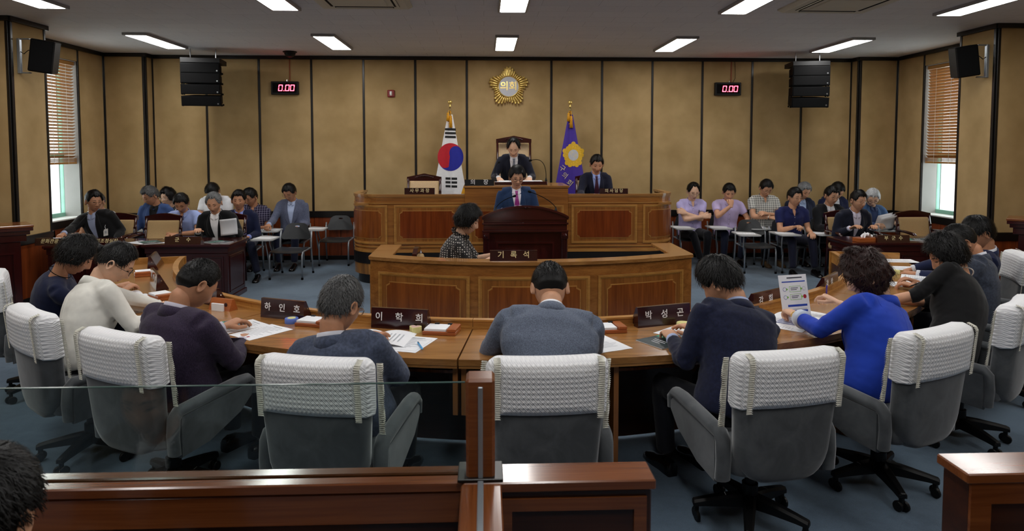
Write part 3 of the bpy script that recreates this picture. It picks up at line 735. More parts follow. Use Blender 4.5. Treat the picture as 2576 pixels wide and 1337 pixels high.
q = MB(); q.cbox(-.02, -.004, -1.2, gy0, GZ-.001, GZ+.006, .002); q.build('return_channel', 'steel_paint', rail)
q = MB(); q.box(-1.9, -.055, gy0+.045, gy0+.053, GZ-.03, GZ+.262); q.build('glass_screen', 'rail_glass', rail)
q = MB(); q.box(-1.9, -.055, gy0+.0445, gy0+.0535, GZ+.262, GZ+.264); q.build('glass_edge', 'glass_edge', rail)
box = thing('gallery_pier', 'wooden pier end of the gallery rail at the lower right', 'railing', (1.365, 1.82, 0))
q = MB(); q.cbox(-.005, 1.2, 0, .135, GZ-.03, GZ, .004); q.build('top_rail', 'rail_wood', box)
q = MB(); q.cbox(.01, 1.19, .012, .125, 0, GZ-.03); q.build('panel', 'rail_face', box)
P_ = Path([(.01, .012), (1.19, .012)]); q = MB(); P_.frame(q, 0, 1.18, .05, GZ-.03, .06, 0, .008); q.build('panel_frame', 'rail_wood', box)
# a wooden gallery seat back just entering at the lower right
gs = thing('gallery_chair', 'rounded wooden seat back at the lower right corner', 'seat', (1.55, 1.45, 0))
q = MB(); top = []
for i in range(17):
    a = PI-PI*i/16; top.append((.32*math.cos(a)+(.0), .70+.045*math.sin(a)**.5))
plate_xz(q, top, .45, -.02, .02); q.build('seat_back', 'rail_wood', gs)
q = MB(); q.cbox(-.30, .30, -.42, -.01, .40, .45); q.build('seat', 'rail_wood', gs)
for sx in (-1, 1):
    for sy in (-.38, -.03): q = MB(); q.cbox(sx*.27-.02, sx*.27+.02, sy-.02, sy+.02, 0, .42); q.build('leg', 'rail_face', gs)
# ================================================================ SEATING
def rrect(w0, w1, z0, z1, r0, r1, n=7):
    """rounded outline in x,z: half widths w0 (bottom) w1 (top), corner radii r0 (bottom) r1 (top); starts bottom right, counter-clockwise"""
    p = []
    for cx_, cz_, r_, a0 in ((w0-r0, z0+r0, r0, -PI/2), (w1-r1, z1-r1, r1, 0), (-w1+r1, z1-r1, r1, PI/2), (-w0+r0, z0+r0, r0, PI)):
        p += [(cx_+r_*math.cos(a0+PI/2*j/n), cz_+r_*math.sin(a0+PI/2*j/n)) for j in range(n+1)]
    return p
def densify(p, m):
    out = []
    for a, b in zip(p, p[1:]+p[:1]):
        L = math.dist(a, b); k = max(1, int(L/m))
        out += [(a[0]+(b[0]-a[0])*i/k, a[1]+(b[1]-a[1])*i/k) for i in range(k)]
    return out
def pillow(q, outline, th, edge=.03, bend=0.0, lean=0.0, z0=0.0, yc=0.0, crown=.0, dens=.04):
    """upholstered slab: outline (x,z) given thickness along y, rounded edges, wrapped by bend*x^2, leaned about z0"""
    o = densify(outline, dens); cx_ = sum(a for a, b in o)/len(o); cz_ = sum(b for a, b in o)/len(o)
    half = min(max(a for a, b in o)-cx_, max(b for a, b in o)-cz_)
    def ring(ins, y):
        r_ = []
        for a, b in o:
            k = 1-ins/half if ins < half else .02
            x = cx_+(a-cx_)*k; z = cz_+(b-cz_)*k
            cr = crown*(1-min(1, (half-ins)/half)**2) if crown else 0
            yy = yc+(y+(cr if y > 0 else -cr) if y else y)+bend*x*x-lean*(z-z0)
            r_.append((x, yy, z))
        return r_
    seq = []
    for ins in sorted([half*.98, max(half*.7, edge*1.3), max(half*.4, edge*1.15), edge*1.0, edge*.45, edge*.12], reverse=True): 
        t = th/2 if ins >= edge*.99 else (th/2-edge)+edge*math.sqrt(max(0, 1-(1-ins/edge)**2))
        seq.append((ins, -t))
    seq2 = [(i, -t) for i, t in reversed(seq)]
    rings = [ring(i, y) for i, y in seq]+[ring(0, 0.0)]+[ring(i, y) for i, y in seq2]
    q.rings([r_[::-1] for r_ in rings]); return q
def ruffle(q, path, out, w=.026, amp=.006, waves=26):
    """gathered ribbon: path of points, out = outward direction per point"""
    n = len(path); vs = []; fs = []
    P = [Vector(p) for p in path]; L = [0]
    for a, b in zip(P[:-1], P[1:]): L.append(L[-1]+(b-a).length)
    m = waves*4
    for i in range(m+1):
        d = L[-1]*i/m; k = 0
        while k < n-2 and L[k+1] < d: k += 1
        f = (d-L[k])/max(1e-6, L[k+1]-L[k]); p = P[k].lerp(P[k+1], f); o_ = Vector(out[k]).lerp(Vector(out[k+1]), f).normalized()
        t = (P[k+1]-P[k]).normalized(); s_ = o_.cross(t).normalized()
        wv = math.sin(i*PI/2)*amp
        vs += [tuple(p-o_*.004), tuple(p+o_*w*.55+s_*wv*.6), tuple(p+o_*w*(1+.15*math.sin(i*1.7))+s_*wv)]
        if i: b0 = 3*(i-1); fs += [(b0, b0+1, b0+4, b0+3), (b0+1, b0+2, b0+5, b0+4), (b0+3, b0+4, b0+1, b0), (b0+4, b0+5, b0+2, b0+1)]
    q.add(vs, fs)
def swivel_chair():
    t = thing('swivel_chair', '', 'chair', group='grey council chairs with white covers')
    YB_ = -.255; LN = .10; BD = .35
    q = MB(); pillow(q, rrect(.255, .285, .335, .935, .15, .05), .12, .045, BD, LN, .34, YB_); bk = q.build('backrest', 'grey_velour', t, True)
    q = MB(); pillow(q, rrect(.293, .299, .695, .952, .012, .055), .165, .06, BD, LN, .34, YB_); cv = q.build('headrest_cover', 'white_quilt', t, True)
    def P(x, y, z): return (x, YB_+y+BD*x*x-LN*(z-.34), z)
    q = MB()
    for s_ in (-1, 1):
        zs = np.linspace(.692, .925, 9)
        ruffle(q, [P(s_*.258, -.0825, z) for z in zs]+[P(s_*.258, -.070, .944), P(s_*.258, -.03, .957)], [(s_*-1, -.02, 0)]*11, .026, .003, 30)
        ruffle(q, [P(s_*(.292+.006*(z-.6)), .045, z) for z in np.linspace(.585, .90, 10)]+[P(s_*.293, .045, .918)], [(s_*1, .25, 0)]*11, .026, .006, 34)
    q.build('lace_ruffle', 'lace', cv)['kind'] = 'stuff'
    q = MB(); pillow(q, [(x, z) for x, z in rrect(.25, .27, -.24, .27, .06, .09)], .11, .045, 0, 0); st = q.build('seat', 'grey_velour', t, True); st.rotation_euler = (R(-90)+PI, 0, 0); st.location = (0, .0, .405)
    for s_ in (-1, 1):
        # upholstered arm: side panel and wider pad on top
        prof = [(-.20, .325), (-.02, .345), (.20, .43), (.285, .50), (.29, .545), (.26, .565), (-.20, .535)]
        q = MB(); x0, x1 = s_*.268, s_*.332; xa, xb = min(x0, x1), max(x0, x1)
        ins = [(y*.96+.0, z*.97+.013) for y, z in prof]
        q.rings([[(xa, y, z) for y, z in ins], [(xa+.012, y, z) for y, z in prof], [(xb-.012, y, z) for y, z in prof], [(xb, y, z) for y, z in ins]]); am = q.build('armrest', 'grey_velour', t, True, sharp=40)
        q = MB(); pts = [(s_*.30, -.215, .345), (s_*.30, -.222, .44), (s_*.30, -.215, .525), (s_*.30, -.19, .553), (s_*.30, 0, .572), (s_*.30, .20, .588), (s_*.30, .27, .585), (s_*.30, .30, .555), (s_*.30, .292, .50)]
        rg = []
        for i, p in enumerate(pts):
            a = Vector(pts[max(0, i-1)]); b = Vector(pts[min(len(pts)-1, i+1)]); tt = (b-a).normalized(); nn = Vector((1, 0, 0)).cross(tt).normalized()
            rg.append([tuple(Vector(p)+Vector((1, 0, 0))*.041*math.cos(k*PI/6)*(1 if abs(math.cos(k*PI/6)) < .9 else .97)+nn*.028*math.sin(k*PI/6)) for k in range(12)])
        q.rings(rg); q.build('arm_pad', 'grey_velour', am, True, sharp=60)
    q = MB(); q.lathe([(.001, .33), (.05, .33), (.05, .31), (.028, .30), (.028, .20), (.042, .20), (.042, .08), (.001, .08)], 16); q.build('gas_column', 'black_plastic', t, True, sharp=40)
    q = MB(); q.cbox(-.12, .12, -.12, .12, .325, .355); q.tube([(.10, .03, .335), (.24, .05, .33)], .008, 8); q.build('tilt_mechanism', 'black_plastic', t)
    for k in range(5):
        a = 2*PI*k/5+.35
        leg = MB(); d = Vector((math.cos(a), math.sin(a), 0)); n = Vector((-d.y, d.x, 0)); rg = []
        for r_, hw, z0, z1 in ((.03, .034, .085, .15), (.12, .03, .085, .14), (.24, .024, .08, .118), (.30, .022, .075, .105), (.305, .015, .08, .10)):
            c_ = d*r_; rg.append([tuple(c_+n*x+Vector((0, 0, z))) for x, z in ((-hw, z0), (hw, z0), (hw, z1-.012), (hw*.6, z1), (-hw*.6, z1), (-hw, z1-.012))])
        leg.rings(rg); lg = leg.build('leg', 'black_plastic', t)
        q = MB(); c_ = d*.285
        for s_ in (-1, 1): q.lathe([(.001, -.009), (.024, -.009), (.028, -.005), (.028, .005), (.024, .009), (.001, .009)], 14, tuple(c_+n*s_*.018+Vector((0, 0, .0285))), 'X')
        q.cbox(c_.x-.012, c_.x+.012, c_.y-.012, c_.y+.012, .03, .08); q.build('caster', 'black_plastic', lg)
        if k in (0, 2):
            q = MB(); c1 = d*.15; 
            q.add([tuple(c1+n*x+d*y+Vector((0, 0, .1325-.012*(y/.04)))) for x, y in ((-.016, -.02), (.016, -.02), (.016, .02), (-.016, .02))], [(0, 1, 2, 3)]); q.build('sticker', 'paper_grey', lg)
    return t
sw = swivel_chair(); used = False
chair_lab = ['white covered swivel chair cut by the left edge, farther one', 'white covered swivel chair cut by the left edge, nearer one', 'white covered swivel chair behind the person in the purple jacket',
  'white covered swivel chair behind the glass screen, behind the slate blue jacket', 'white covered swivel chair behind the person at the centre, beside the rail post', 'white covered swivel chair behind the person in the navy suit, base in full view',
  'white covered swivel chair behind the person in the bright blue jacket', 'white covered swivel chair behind the person in black with pearls', 'swivel chair of the person in the charcoal jacket, hidden behind the jacket', 'white covered swivel chair at the right edge behind the person in navy']
chair_pos = []
CH = [(-57.8, 4.22, 0), (-38.2, 4.25, -3), (-27.0, 4.28, 0), (-12.9, 4.34, 1), (-0.5, 4.26, 2), (13.2, 4.33, -3), (25.0, 4.30, 0), (38.5, 4.27, 2), (52.5, 4.30, 0), (67.0, 4.36, 2)]
for i, (ph, r_, dr_) in enumerate(CH):
    o = sw if not used else dup(sw); used = True
    x, y = ringpt(R(ph), r_); o.location = (x, y, 0); o.rotation_euler = (0, 0, R(ph+dr_)); o.scale = (.89, .95, .98); o['label'] = chair_lab[i]; chair_pos.append((x, y, R(ph)))
# ---- lecture chairs with a writing tablet
def tablet_chair(tablet=True):
    t = thing('lecture_chair', '', 'chair', group='black lecture chairs with writing tablets')
    for s_ in (-1, 1):
        x = s_*.225
        q = MB(); q.tube([(x, .235, 0), (x, .235, .30), (x, .225, .38), (x, .19, .42), (x, .10, .425), (x, -.20, .425)], .0125, 10)
        fr = q.build('leg', 'steel_paint', t, True); q = MB(); q.tube([(x, .235, 0), (x, .235, .035)], .016, 10); q.build('foot_cap', 'black_matte', fr)
        q = MB(); q.tube([(x, -.30, 0), (x, -.255, .22), (x, -.22, .42), (x, -.235, .58), (x*.98, -.27, .70)], .0125, 10)
        fr = q.build('leg', 'steel_paint', t, True); q = MB(); q.tube([(x, -.30, 0), (x, -.293, .035)], .016, 10); q.build('foot_cap', 'black_matte', fr)
    q = MB(); q.tube([(-.225, -.20, .425), (.225, -.20, .425)], .011, 8); q.tube([(-.225, .15, .42), (.225, .15, .42)], .011, 8); q.build('crossbar', 'steel_paint', t)
    q = MB(); nx, ny = 12, 10; g = []
    for dz in (0, -.012):
        for j in range(ny+1):
            for i in range(nx+1):
                u = -1+2*i/nx; v = j/ny; hw = .215*(1-.10*(1-v)); x = u*hw; y = -.21+v*.44
                z = .445-.012*(1-u*u)-(.02*max(0, v-.8)**2*25)+dz; g.append((x, y, z))
    m_ = (nx+1)*(ny+1); fs = []
    for j in range(ny):
        for i in range(nx):
            a = j*(nx+1)+i; fs += [(a, a+1, a+nx+2, a+nx+1), (m_+a+nx+1, m_+a+nx+2, m_+a+1, m_+a)]
    for i in range(nx): fs += [(i+1, i, m_+i, m_+i+1), (ny*(nx+1)+i, ny*(nx+1)+i+1, m_+ny*(nx+1)+i+1, m_+ny*(nx+1)+i)]
    for j in range(ny): fs += [(j*(nx+1), (j+1)*(nx+1), m_+(j+1)*(nx+1), m_+j*(nx+1)), ((j+1)*(nx+1)+nx, j*(nx+1)+nx, m_+j*(nx+1)+nx, m_+(j+1)*(nx+1)+nx)]
    q.add(g, fs); q.build('seat', 'seat_plastic', t, True, sharp=50)
    # back shell with a hand hole
    out = densify(rrect(.215, .17, .56, .815, .05, .10), .02); n = len(out)
    hole = []
    for x, z in out:
        a = math.atan2(z-.76, x); hole.append((.036*math.cos(a), .762+.012*math.sin(a)))
    def S(x, z, o_): return (x, -.275+1.1*x*x*.8-.22*(z-.56)+o_, z)
    mid = [((x*.5+h[0]*.5), (z*.5+h[1]*.5)) for (x, z), h in zip(out, hole)]
    q = MB(); q.rings([[S(x, z, .006) for x, z in r_] for r_ in (hole, mid, out)]+[[S(x, z, -.006) for x, z in r_] for r_ in (out, mid, hole)]+[[S(x, z, .006) for x, z in hole]], False, False)
    q.build('backrest', 'seat_plastic', t, True, sharp=50)
    if tablet:
        q = MB(); q.tube([(.235, .10, .425), (.255, .12, .52), (.265, .13, .645)], .011, 8); q.tube([(.235, .235, .30), (.25, .25, .45), (.262, .30, .645)], .011, 8); q.build('tablet_post', 'steel_paint', t, True)
        p = []
        for cx_, cy_, r_, a0 in ((.33, .50, .05, 0), (.13, .50, .05, PI/2), (.16, .20, .07, PI), (.33, .10, .05, PI*1.5)):
            p += [(cx_+r_*math.cos(a0+PI/2*j/5), cy_+r_*math.sin(a0+PI/2*j/5)) for j in range(6)]
        q = MB(); q.prism(p, .648, .664); q.build('writing_tablet', 'tablet_grey', t)
    return t
tc = tablet_chair(); tused = False; TABLETS = {}
def place_tablet(key, x, y, rz, label):
    global tused
    o = tc if not tused else dup(tc); tused = True
    o.location = (x, y, 0); o.rotation_euler = (0, 0, R(rz)); o['label'] = label; TABLETS[key] = (x, y, R(rz)); return o
# ---- mahogany chairs with tan cloth
def wood_chair(label, loc, rz, back=.92, w=.50, cloth='tan_fabric', carved=False, seat=.43, crest=.04, group='mahogany armchairs'):
    t = thing('wooden_armchair', label, 'chair', loc, R(rz), group); hw = w/2
    for s_ in (-1, 1):
        q = MB(); q.tube([(s_*(hw-.02), -.27, 0), (s_*(hw-.02), -.23, seat), (s_*(hw-.022), -.25, .62), (s_*(hw-.02), -.31, back-.02)], [.02, .022, .022, .018], 8); q.build('leg', 'mahogany_vert', t, True)
        q = MB(); q.tube([(s_*(hw-.03), .23, 0), (s_*(hw-.03), .23, .30), (s_*(hw-.03), .235, seat-.02)], [.014, .024, .026], 8); q.build('leg', 'mahogany_vert', t, True)
        q = MB(); q.tube([(s_*(hw+.0), -.24, .66), (s_*(hw+.02), -.05, .665), (s_*(hw+.025), .14, .65), (s_*(hw+.025), .20, .62)], [.016, .02, .024, .018], 8); q.tube([(s_*(hw), .12, .645), (s_*(hw-.01), .15, .54), (s_*(hw-.02), .17, seat)], .015, 8); q.build('arm', 'mahogany_vert', t, True)
    q = MB(); pillow(q, rrect(hw-.02, hw-.01, -.22, .25, .05, .06), .10, .04); s = q.build('seat', cloth, t, True); s.rotation_euler = (R(90), 0, 0); s.location = (0, 0, seat+.02)
    q = MB(); q.cbox(-hw+.01, hw-.01, -.24, .25, seat-.07, seat-.02); q.build('seat_rail', 'mahogany', t)
    z0 = .52
    def lean(z): return -.245-.07*max(0, (z-.55))/(back-.55)
    q = MB(); pillow(q, rrect(hw-.035, hw-.035, z0, back-.055, .015, .02), .05, .02, 0, .19, .55, -.247); q.build('back_cushion', cloth, t, True)
    q = MB(); top = []
    for i in range(21):
        x = -hw+w*i/20; u = abs(x)/hw
        top.append((x, back+crest*(max(0, math.cos(u*PI/2))**1.2)+(.012*math.exp(-((u-.0)/.18)**2) if carved else 0)))
    rg = [[(x, lean(back)-.022, back-.06), (x, lean(back)+.022, back-.06), (x, lean(back)+.022, z), (x, lean(back)-.022, z)] for x, z in top]
    q.rings([r_[::-1] for r_ in rg]); cr = q.build('crest_rail', 'mahogany', t)
    q = MB(); q.cbox(-hw+.02, hw-.02, -.262, -.225, z0-.04, z0); q.build('lower_rail', 'mahogany', t)
    for s_ in (-1, 1): q = MB(); q.cbox(s_*(hw-.018)-.018, s_*(hw-.018)+.018, lean(.7)-.02, lean(.7)+.02, .60, .75); q.build('side_rail', 'mahogany_vert', cr)
    if carved:
        q = MB()
        for k in range(-6, 7):
            x = k*.022; q.lathe([(.0001, 0), (.012, 0), (.009, .01), (.0001, .014)], 8, (x, lean(back)+.022, back-.012+.03*math.cos(k*.24)), 'Y')
        for v in q.v: pass
        q.v = [(x, 2*(lean(back)+.022)-y if y < lean(back)+.022 else y, z) for x, y, z in q.v]; q.build('carving', 'mahogany', cr)
        q = MB()
        zs = np.linspace(z0+.03, back-.09, 14)
        for z in zs:
            for s_ in (-1, 1): q.lathe([(.0001, -.004), (.005, -.003), (.005, .003), (.0001, .004)], 6, (s_*(hw-.045), lean(z)+.028, z), 'Y')
        for x in np.linspace(-hw+.05, hw-.05, 12): q.lathe([(.0001, -.004), (.005, -.003), (.005, .003), (.0001, .004)], 6, (x, lean(back)+.03, back-.075), 'Y')
        q.build('nail_heads', 'gold', t)['kind'] = 'stuff'
    return t
wood_chair('empty mahogany chair with tan cloth back at the left table', (-4.36, 9.14, 0), 180, .90, .50)
wood_chair('mahogany chair with tan cloth back under the badge wearer', (-5.02, 9.24, 0), 178, .90, .50)
wood_chair('mahogany chair under the person with the curved paper', (-3.52, 9.20, 0), 180, .90, .50)
wood_chair('empty mahogany chair with tan cloth back at the right table', (6.12, 9.16, 0), 182, .90, .52)
wood_chair('mahogany chair under the person with glasses at the right table', (5.12, 9.22, 0), 182, .90, .52)
wood_chair('empty carved chair with pale leather back on the left of the dais', (-.91, 10.10, PZ), 180, .96, .52, 'tan_leather', True)
wood_chair('carved chair with pale leather back under the seated clerk', (1.66, 10.16, PZ), 180, .96, .52, 'tan_leather', True)
wood_chair('tall carved chair with pale leather back behind the standing person', (.47, 10.55, PZ), 180, 1.54, .56, 'tan_leather', True, seat=.46, crest=.04)
# ================================================================ WALL AND CEILING FITTINGS
def clock(label, x, z, group='digital timers'):
    t = thing('digital_timer', label, 'timer', (x, YB-.012, z), 0, group)
    q = MB(); q.cbox(-.215, .215, -.075, 0, -.105, .105, .006); q.build('case', 'black_plastic', t)
    q = MB(); q.box(-.19, .19, -.077, -.074, -.078, .078); q.build('screen', 'black_matte', t)
    def seg(q, x0, z0, x1, z1): q.cbox(min(x0, x1), max(x0, x1), -.081, -.0765, min(z0, z1), max(z0, z1), .002)
    for dx in (-.062, .045, .125):
        q = MB(); w_, h, k = .033, .05, .011
        T_ = Matrix(((1, 0, .12, 0), (0, 1, 0, 0), (0, 0, 1, 0), (0, 0, 0, 1)))
        q.T = Matrix.Translation((dx, 0, 0)) @ T_
        seg(q, -w_+.004, h-k, w_-.004, h); seg(q, -w_+.004, -h, w_-.004, -h+k)
        for s_ in (-1, 1):
            seg(q, s_*w_, .004, s_*(w_-k), h-.004); seg(q, s_*w_, -h+.004, s_*(w_-k), -.004)
        q.build('digit', 'red_digit', t)
    q = MB(); q.cbox(-.016, -.004, -.081, -.0765, -.052, -.040, .002); q.build('point', 'red_digit', t)
    q = MB(); q.cbox(.06, .078, -.014, 0, .105, ZT-z-.0); q.build('conduit', 'conduit', t)
    q = MB(); q.lathe([(.0001, 0), (.012, 0), (.012, .03), (.0001, .03)], 10, (.03, -.03, .105)); q.build('connector', 'chrome', t)
    if x > 0:
        q = MB(); q.tube([(.09, -.02, .10), (.13, -.02, .18), (.13, -.02, .30), (.12, -.015, ZT-z)], .004, 6); q.build('cable', 'black_matte', t)
clock('red digital timer on the wall left of the flags', -3.19, 2.79)
clock('red digital timer on the wall right of the flags', 4.01, 2.80)
t = thing('dome_camera', 'black dome camera on the ceiling above the left timer', 'camera', (-2.98, 10.72, ZC))
q = MB(); q.lathe([(.0001, 0), (.105, 0), (.105, -.014), (.09, -.02), (.0001, -.02)][::-1], 24); q.build('base_ring', 'black_plastic', t, True, sharp=40)
q = MB(); q.lathe([(.085*math.cos(a), -.018-.075*math.sin(a)) for a in np.linspace(0, PI/2-.02, 8)][::-1]+[(.0001, -.018)], 24); q.build('dome', 'black_gloss' if 'black_gloss' in MATS else 'black_plastic', t, True, sharp=60)
t = thing('fire_alarm', 'small red fire alarm strobe on the wall left of the flag', 'alarm', (-1.505, YB-.012, 2.71))
q = MB(); q.cbox(-.058, .058, -.035, 0, -.058, .058, .01); q.build('case', 'alarm_red', t)
q = MB(); q.lathe([(.0001, -.035), (.018, -.033), (.02, .0), (.018, .033), (.0001, .035)], 12, (0, -.038, 0)); q.build('strobe_lens', 'white_paint', t, True)
# ---- gold wall emblem
em = thing('wall_emblem', 'gold scalloped wall emblem with silver centre above the tall chair', 'emblem', (.40, YB-.012, 2.825))
q = MB(); pts = []
def er(a): return .285+.045*math.cos(5*(a-PI/2))
for i in range(100): a = 2*PI*i/100; pts.append((er(a)*.93*math.cos(a), er(a)*.93*math.sin(a)))
q.rings([[(x, -.0, z) for x, z in pts][::-1], [(x, -.018, z) for x, z in pts][::-1], [(x*.6, -.034, z*.6) for x, z in pts][::-1]]); q.build('backing', 'gold', em, True, sharp=50)
ribp = None
for i in range(40):
    a = 2*PI*(i+.5)/40; L_ = er(a)-.165
    if ribp is None:
        q = MB(); rg = []
        for f, r_ in ((0, .006), (.2, .010), (.55, .013), (.72, .0125), (.78, .009), (.83, .012), (.9, .0165), (.97, .015), (1, .004)):
            rg.append([(f, r_*math.cos(k*PI/4), r_*math.sin(k*PI/4)) for k in range(8)])
        q.rings(rg); ribp = q.build('petal_rib', 'gold', em, True); o = ribp
    else: o = ribp.copy(); COL.objects.link(o)
    big = 1+.25*(math.cos(5*(a-PI/2)) > .3)
    o.location = (.16*math.cos(a), -.052, .16*math.sin(a)); o.rotation_euler = (0, -a, 0); o.scale = (L_+.008, big, big)
q = MB(); q.lathe([(.0001, .062), (.155, .062), (.172, .072), (.178, .062), (.178, .0), (.0001, .0)][::-1], 40, (0, 0, 0), 'Y'); q.build('rim', 'gold', em, True, sharp=40)
q = MB(); q.lathe([(.0001, .068), (.158, .066), (.158, .03), (.0001, .03)][::-1], 40, (0, 0, 0), 'Y'); q.build('disc', 'silver_disc', em, True, sharp=40)
lettering('의회', .155, 'gold', em, (0, -.071, .0), (PI/2, 0, 0), .004, bold=.002)
# ---- flags
def drape(z, x0t, x1t, x0b, x1b, ztop, zbot): 
    f = (ztop-z)/(ztop-zbot); return x0t+(x0b-x0t)*f, x1t+(x1b-x1t)*f
class Flag:
    def __init__(s, label, px, py, mcol, top, bot, ztop, zbot, tass):
        s.a = (top, bot, ztop, zbot); s.px, s.py = px, py
        s.t = thing('flag', label, 'flag', (px, py, PZ), 0, 'flags on poles')
        t = s.t
        q = MB(); q.lathe([(.0001, 0), (.17, 0), (.17, .02), (.06, .05), (.03, .09), (.0001, .09)], 24); q.build('stand', 'gold', t, True, sharp=40)
        q = MB(); q.tube([(0, 0, .05), (0, 0, 2.06)], .013, 12); q.build('pole', 'chrome', t, True)
        q = MB(); q.lathe([(.0001, 2.05), (.016, 2.055), (.016, 2.075), (.008, 2.085)]+[(.036*math.sin(a), 2.125-.036*math.cos(a)) for a in np.linspace(.25, PI-.02, 10)], 20); q.build('finial', 'gold', t, True, sharp=50)
        # cloth
        nx, nz = 44, 44; g = []
        for j in range(nz+1):
            z = ztop+(zbot-ztop)*j/nz
            for i in range(nx+1): g.append(s.S(i/nx, z, 0))
        for j in range(nz+1):
            z = ztop+(zbot-ztop)*j/nz
            for i in range(nx+1): g.append(s.S(i/nx, z, -.012))
        m_ = (nx+1)*(nz+1); fs = []
        for j in range(nz):
            for i in range(nx):
                a = j*(nx+1)+i; fs += [(a+nx+1, a+nx+2, a+1, a), (m_+a, m_+a+1, m_+a+nx+2, m_+a+nx+1)]
        for i in range(nx): fs += [(i, i+1, m_+i+1, m_+i), (nz*(nx+1)+i+1, nz*(nx+1)+i, m_+nz*(nx+1)+i, m_+nz*(nx+1)+i+1)]
        for j in range(nz): fs += [((j+1)*(nx+1), j*(nx+1), m_+j*(nx+1), m_+(j+1)*(nx+1)), (j*(nx+1)+nx, (j+1)*(nx+1)+nx, m_+(j+1)*(nx+1)+nx, m_+j*(nx+1)+nx)]
        q = MB(); q.add(g, fs); s.cloth = q.build('cloth', mcol, t, True, sharp=70)
        # cord and tassels
        q = MB()
        for dx, dz0, ln in ((-.03, 1.98, .13), (.012, 1.93, .19)):
            q.tube([(0, -.02, 1.97), (dx*.5, -.035, 1.99), (dx, -.045, dz0-.03)], .006, 6)
            q.lathe([(.0001, 0), (.014, -.004), (.022, -.02), (.016, -.032), (.02, -.04), (.028, -ln), (.0001, -ln)][::-1], 12, (dx, -.05, dz0-.02))
        for k in range(5): q.tube([(.02*math.cos(k), -.02-.012*math.sin(k), 1.96-.03*k), (-.05*math.cos(k*2), -.05, 1.92-.03*k), (.03*math.sin(k), -.03, 1.90-.03*k)], .006, 6)
        tb = q.build('tassel', 'tassel_gold', t, True)
    def S(s, u, zabs, off):
        """cloth point (local to the pole foot): u across 0..1, absolute height"""
        (x0t, x1t), (x0b, x1b), zt_, zb_ = s.a; f = (zt_-zabs)/(zt_-zb_); f = max(0, min(1.0, f))
        x = (x0t+(x0b-x0t)*f)*(1-u)+(x1t+(x1b-x1t)*f)*u
        fold = (.012+.03*f)*math.sin(u*PI*3.2+.6)*(.3+.7*f)+.010*math.sin(u*19+zabs*2)*f
        return (x-s.px, -.03-.05*math.sin(u*PI)*f-fold*.8-off, zabs-PZ)
    def X(s, x, zabs, off):
        (x0t, x1t), (x0b, x1b), zt_, zb_ = s.a; f = (zt_-zabs)/(zt_-zb_); a = x0t+(x0b-x0t)*f; b = x1t+(x1b-x1t)*f
        return s.S((x-a)/(b-a), zabs, off)
    def patch(s, name, poly, m, parent=None, off=.003, sub=.02):
        """flat printed shape lying on the cloth"""
        bm = bmesh.new(); vs = [bm.verts.new((x, 0, z)) for x, z in poly]; bm.faces.new(vs)
        for _ in range(3):
            bmesh.ops.triangulate(bm, faces=bm.faces[:]); bmesh.ops.subdivide_edges(bm, edges=[e for e in bm.edges if e.calc_length() > sub], cuts=1, use_grid_fill=False)
        bmesh.ops.triangulate(bm, faces=bm.faces[:])
        for v in bm.verts: v.co = s.X(v.co.x, v.co.z, off)
        me = bpy.data.meshes.new(name); bm.to_mesh(me); bm.free(); me.materials.append(MATS[m])
        return link(name, me, parent or s.cloth)
fk = Flag('white national flag with red and blue circle left of the tall chair', -.54, 10.92, 'flag_white', (-.575, -.500), (-.885, -.225), 2.36, .75, 1)
cx_, cz_, rr_ = -.535, 1.685, .205
def circ(c, r_, a0, a1, n): return [(c[0]+r_*math.cos(a0+(a1-a0)*i/n), c[1]+r_*math.sin(a0+(a1-a0)*i/n)*1.08) for i in range(n+1)]
ta = R(35)
ux, uz = math.cos(ta), math.sin(ta)
bl = circ((cx_, cz_), rr_, -PI/2-PI/2+ta-.0, 0+ta, 24)  # lower half
bl += circ((cx_+ux*rr_/2, cz_+uz*rr_/2*1.08), rr_/2, ta, ta+PI, 12)[1:]
c2 = circ((cx_-ux*rr_/2, cz_-uz*rr_/2*1.08), rr_/2, ta, ta-PI, 12)[1:-1]
fk.patch('blue_swirl', bl+c2, 'flag_blue')
rd = circ((cx_, cz_), rr_, ta, ta+PI, 24)
rd += circ((cx_-ux*rr_/2, cz_-uz*rr_/2*1.08), rr_/2, ta+PI, ta+2*PI, 12)[1:][::1] if False else circ((cx_-ux*rr_/2, cz_-uz*rr_/2*1.08), rr_/2, ta-PI, ta, 12)[1:]
rd += circ((cx_+ux*rr_/2, cz_+uz*rr_/2*1.08), rr_/2, ta+PI, ta, 12)[1:-1]
fk.patch('red_swirl', rd, 'flag_red', off=.0026)
for k, z in enumerate((2.125, 2.065, 2.005)): fk.patch('trigram_bar', [(-.622, z-.017), (-.447, z-.022), (-.45, z+.015), (-.618, z+.018)], 'flag_black')
for z in (1.345, 1.285, 1.222):
    fk.patch('trigram_bar', [(-.615, z-.018), (-.535, z-.020), (-.535, z+.016), (-.615, z+.018)], 'flag_black')
    fk.patch('trigram_bar', [(-.52, z-.020), (-.43, z-.022), (-.43, z+.014), (-.52, z+.016)], 'flag_black')
fk.patch('fringe', [(-.40, 1.00), (-.245, 1.00), (-.283, 1.30), (-.33, 1.22)], 'tassel_gold', off=.006)
fb = Flag('violet council flag with yellow emblem right of the tall chair', 1.375, 10.92, 'flag_violet', (1.345, 1.415), (1.05, 1.72), 2.36, .75, 1)
ec = (1.425, 1.715)
for i in range(16):
    a = 2*PI*i/16; c_ = (ec[0]+.135*math.cos(a)*(1+.12*math.cos(5*(a-PI/2))), ec[1]+.135*math.sin(a)*1.18*(1+.12*math.cos(5*(a-PI/2))))
    fb.patch('emblem_petal', circ(c_, .036, 0, 2*PI*15/16, 15), 'emblem_yellow', off=.004)
fb.patch('emblem_ring', circ(ec, .135, 0, 2*PI*23/24, 23), 'emblem_yellow', off=.0045)
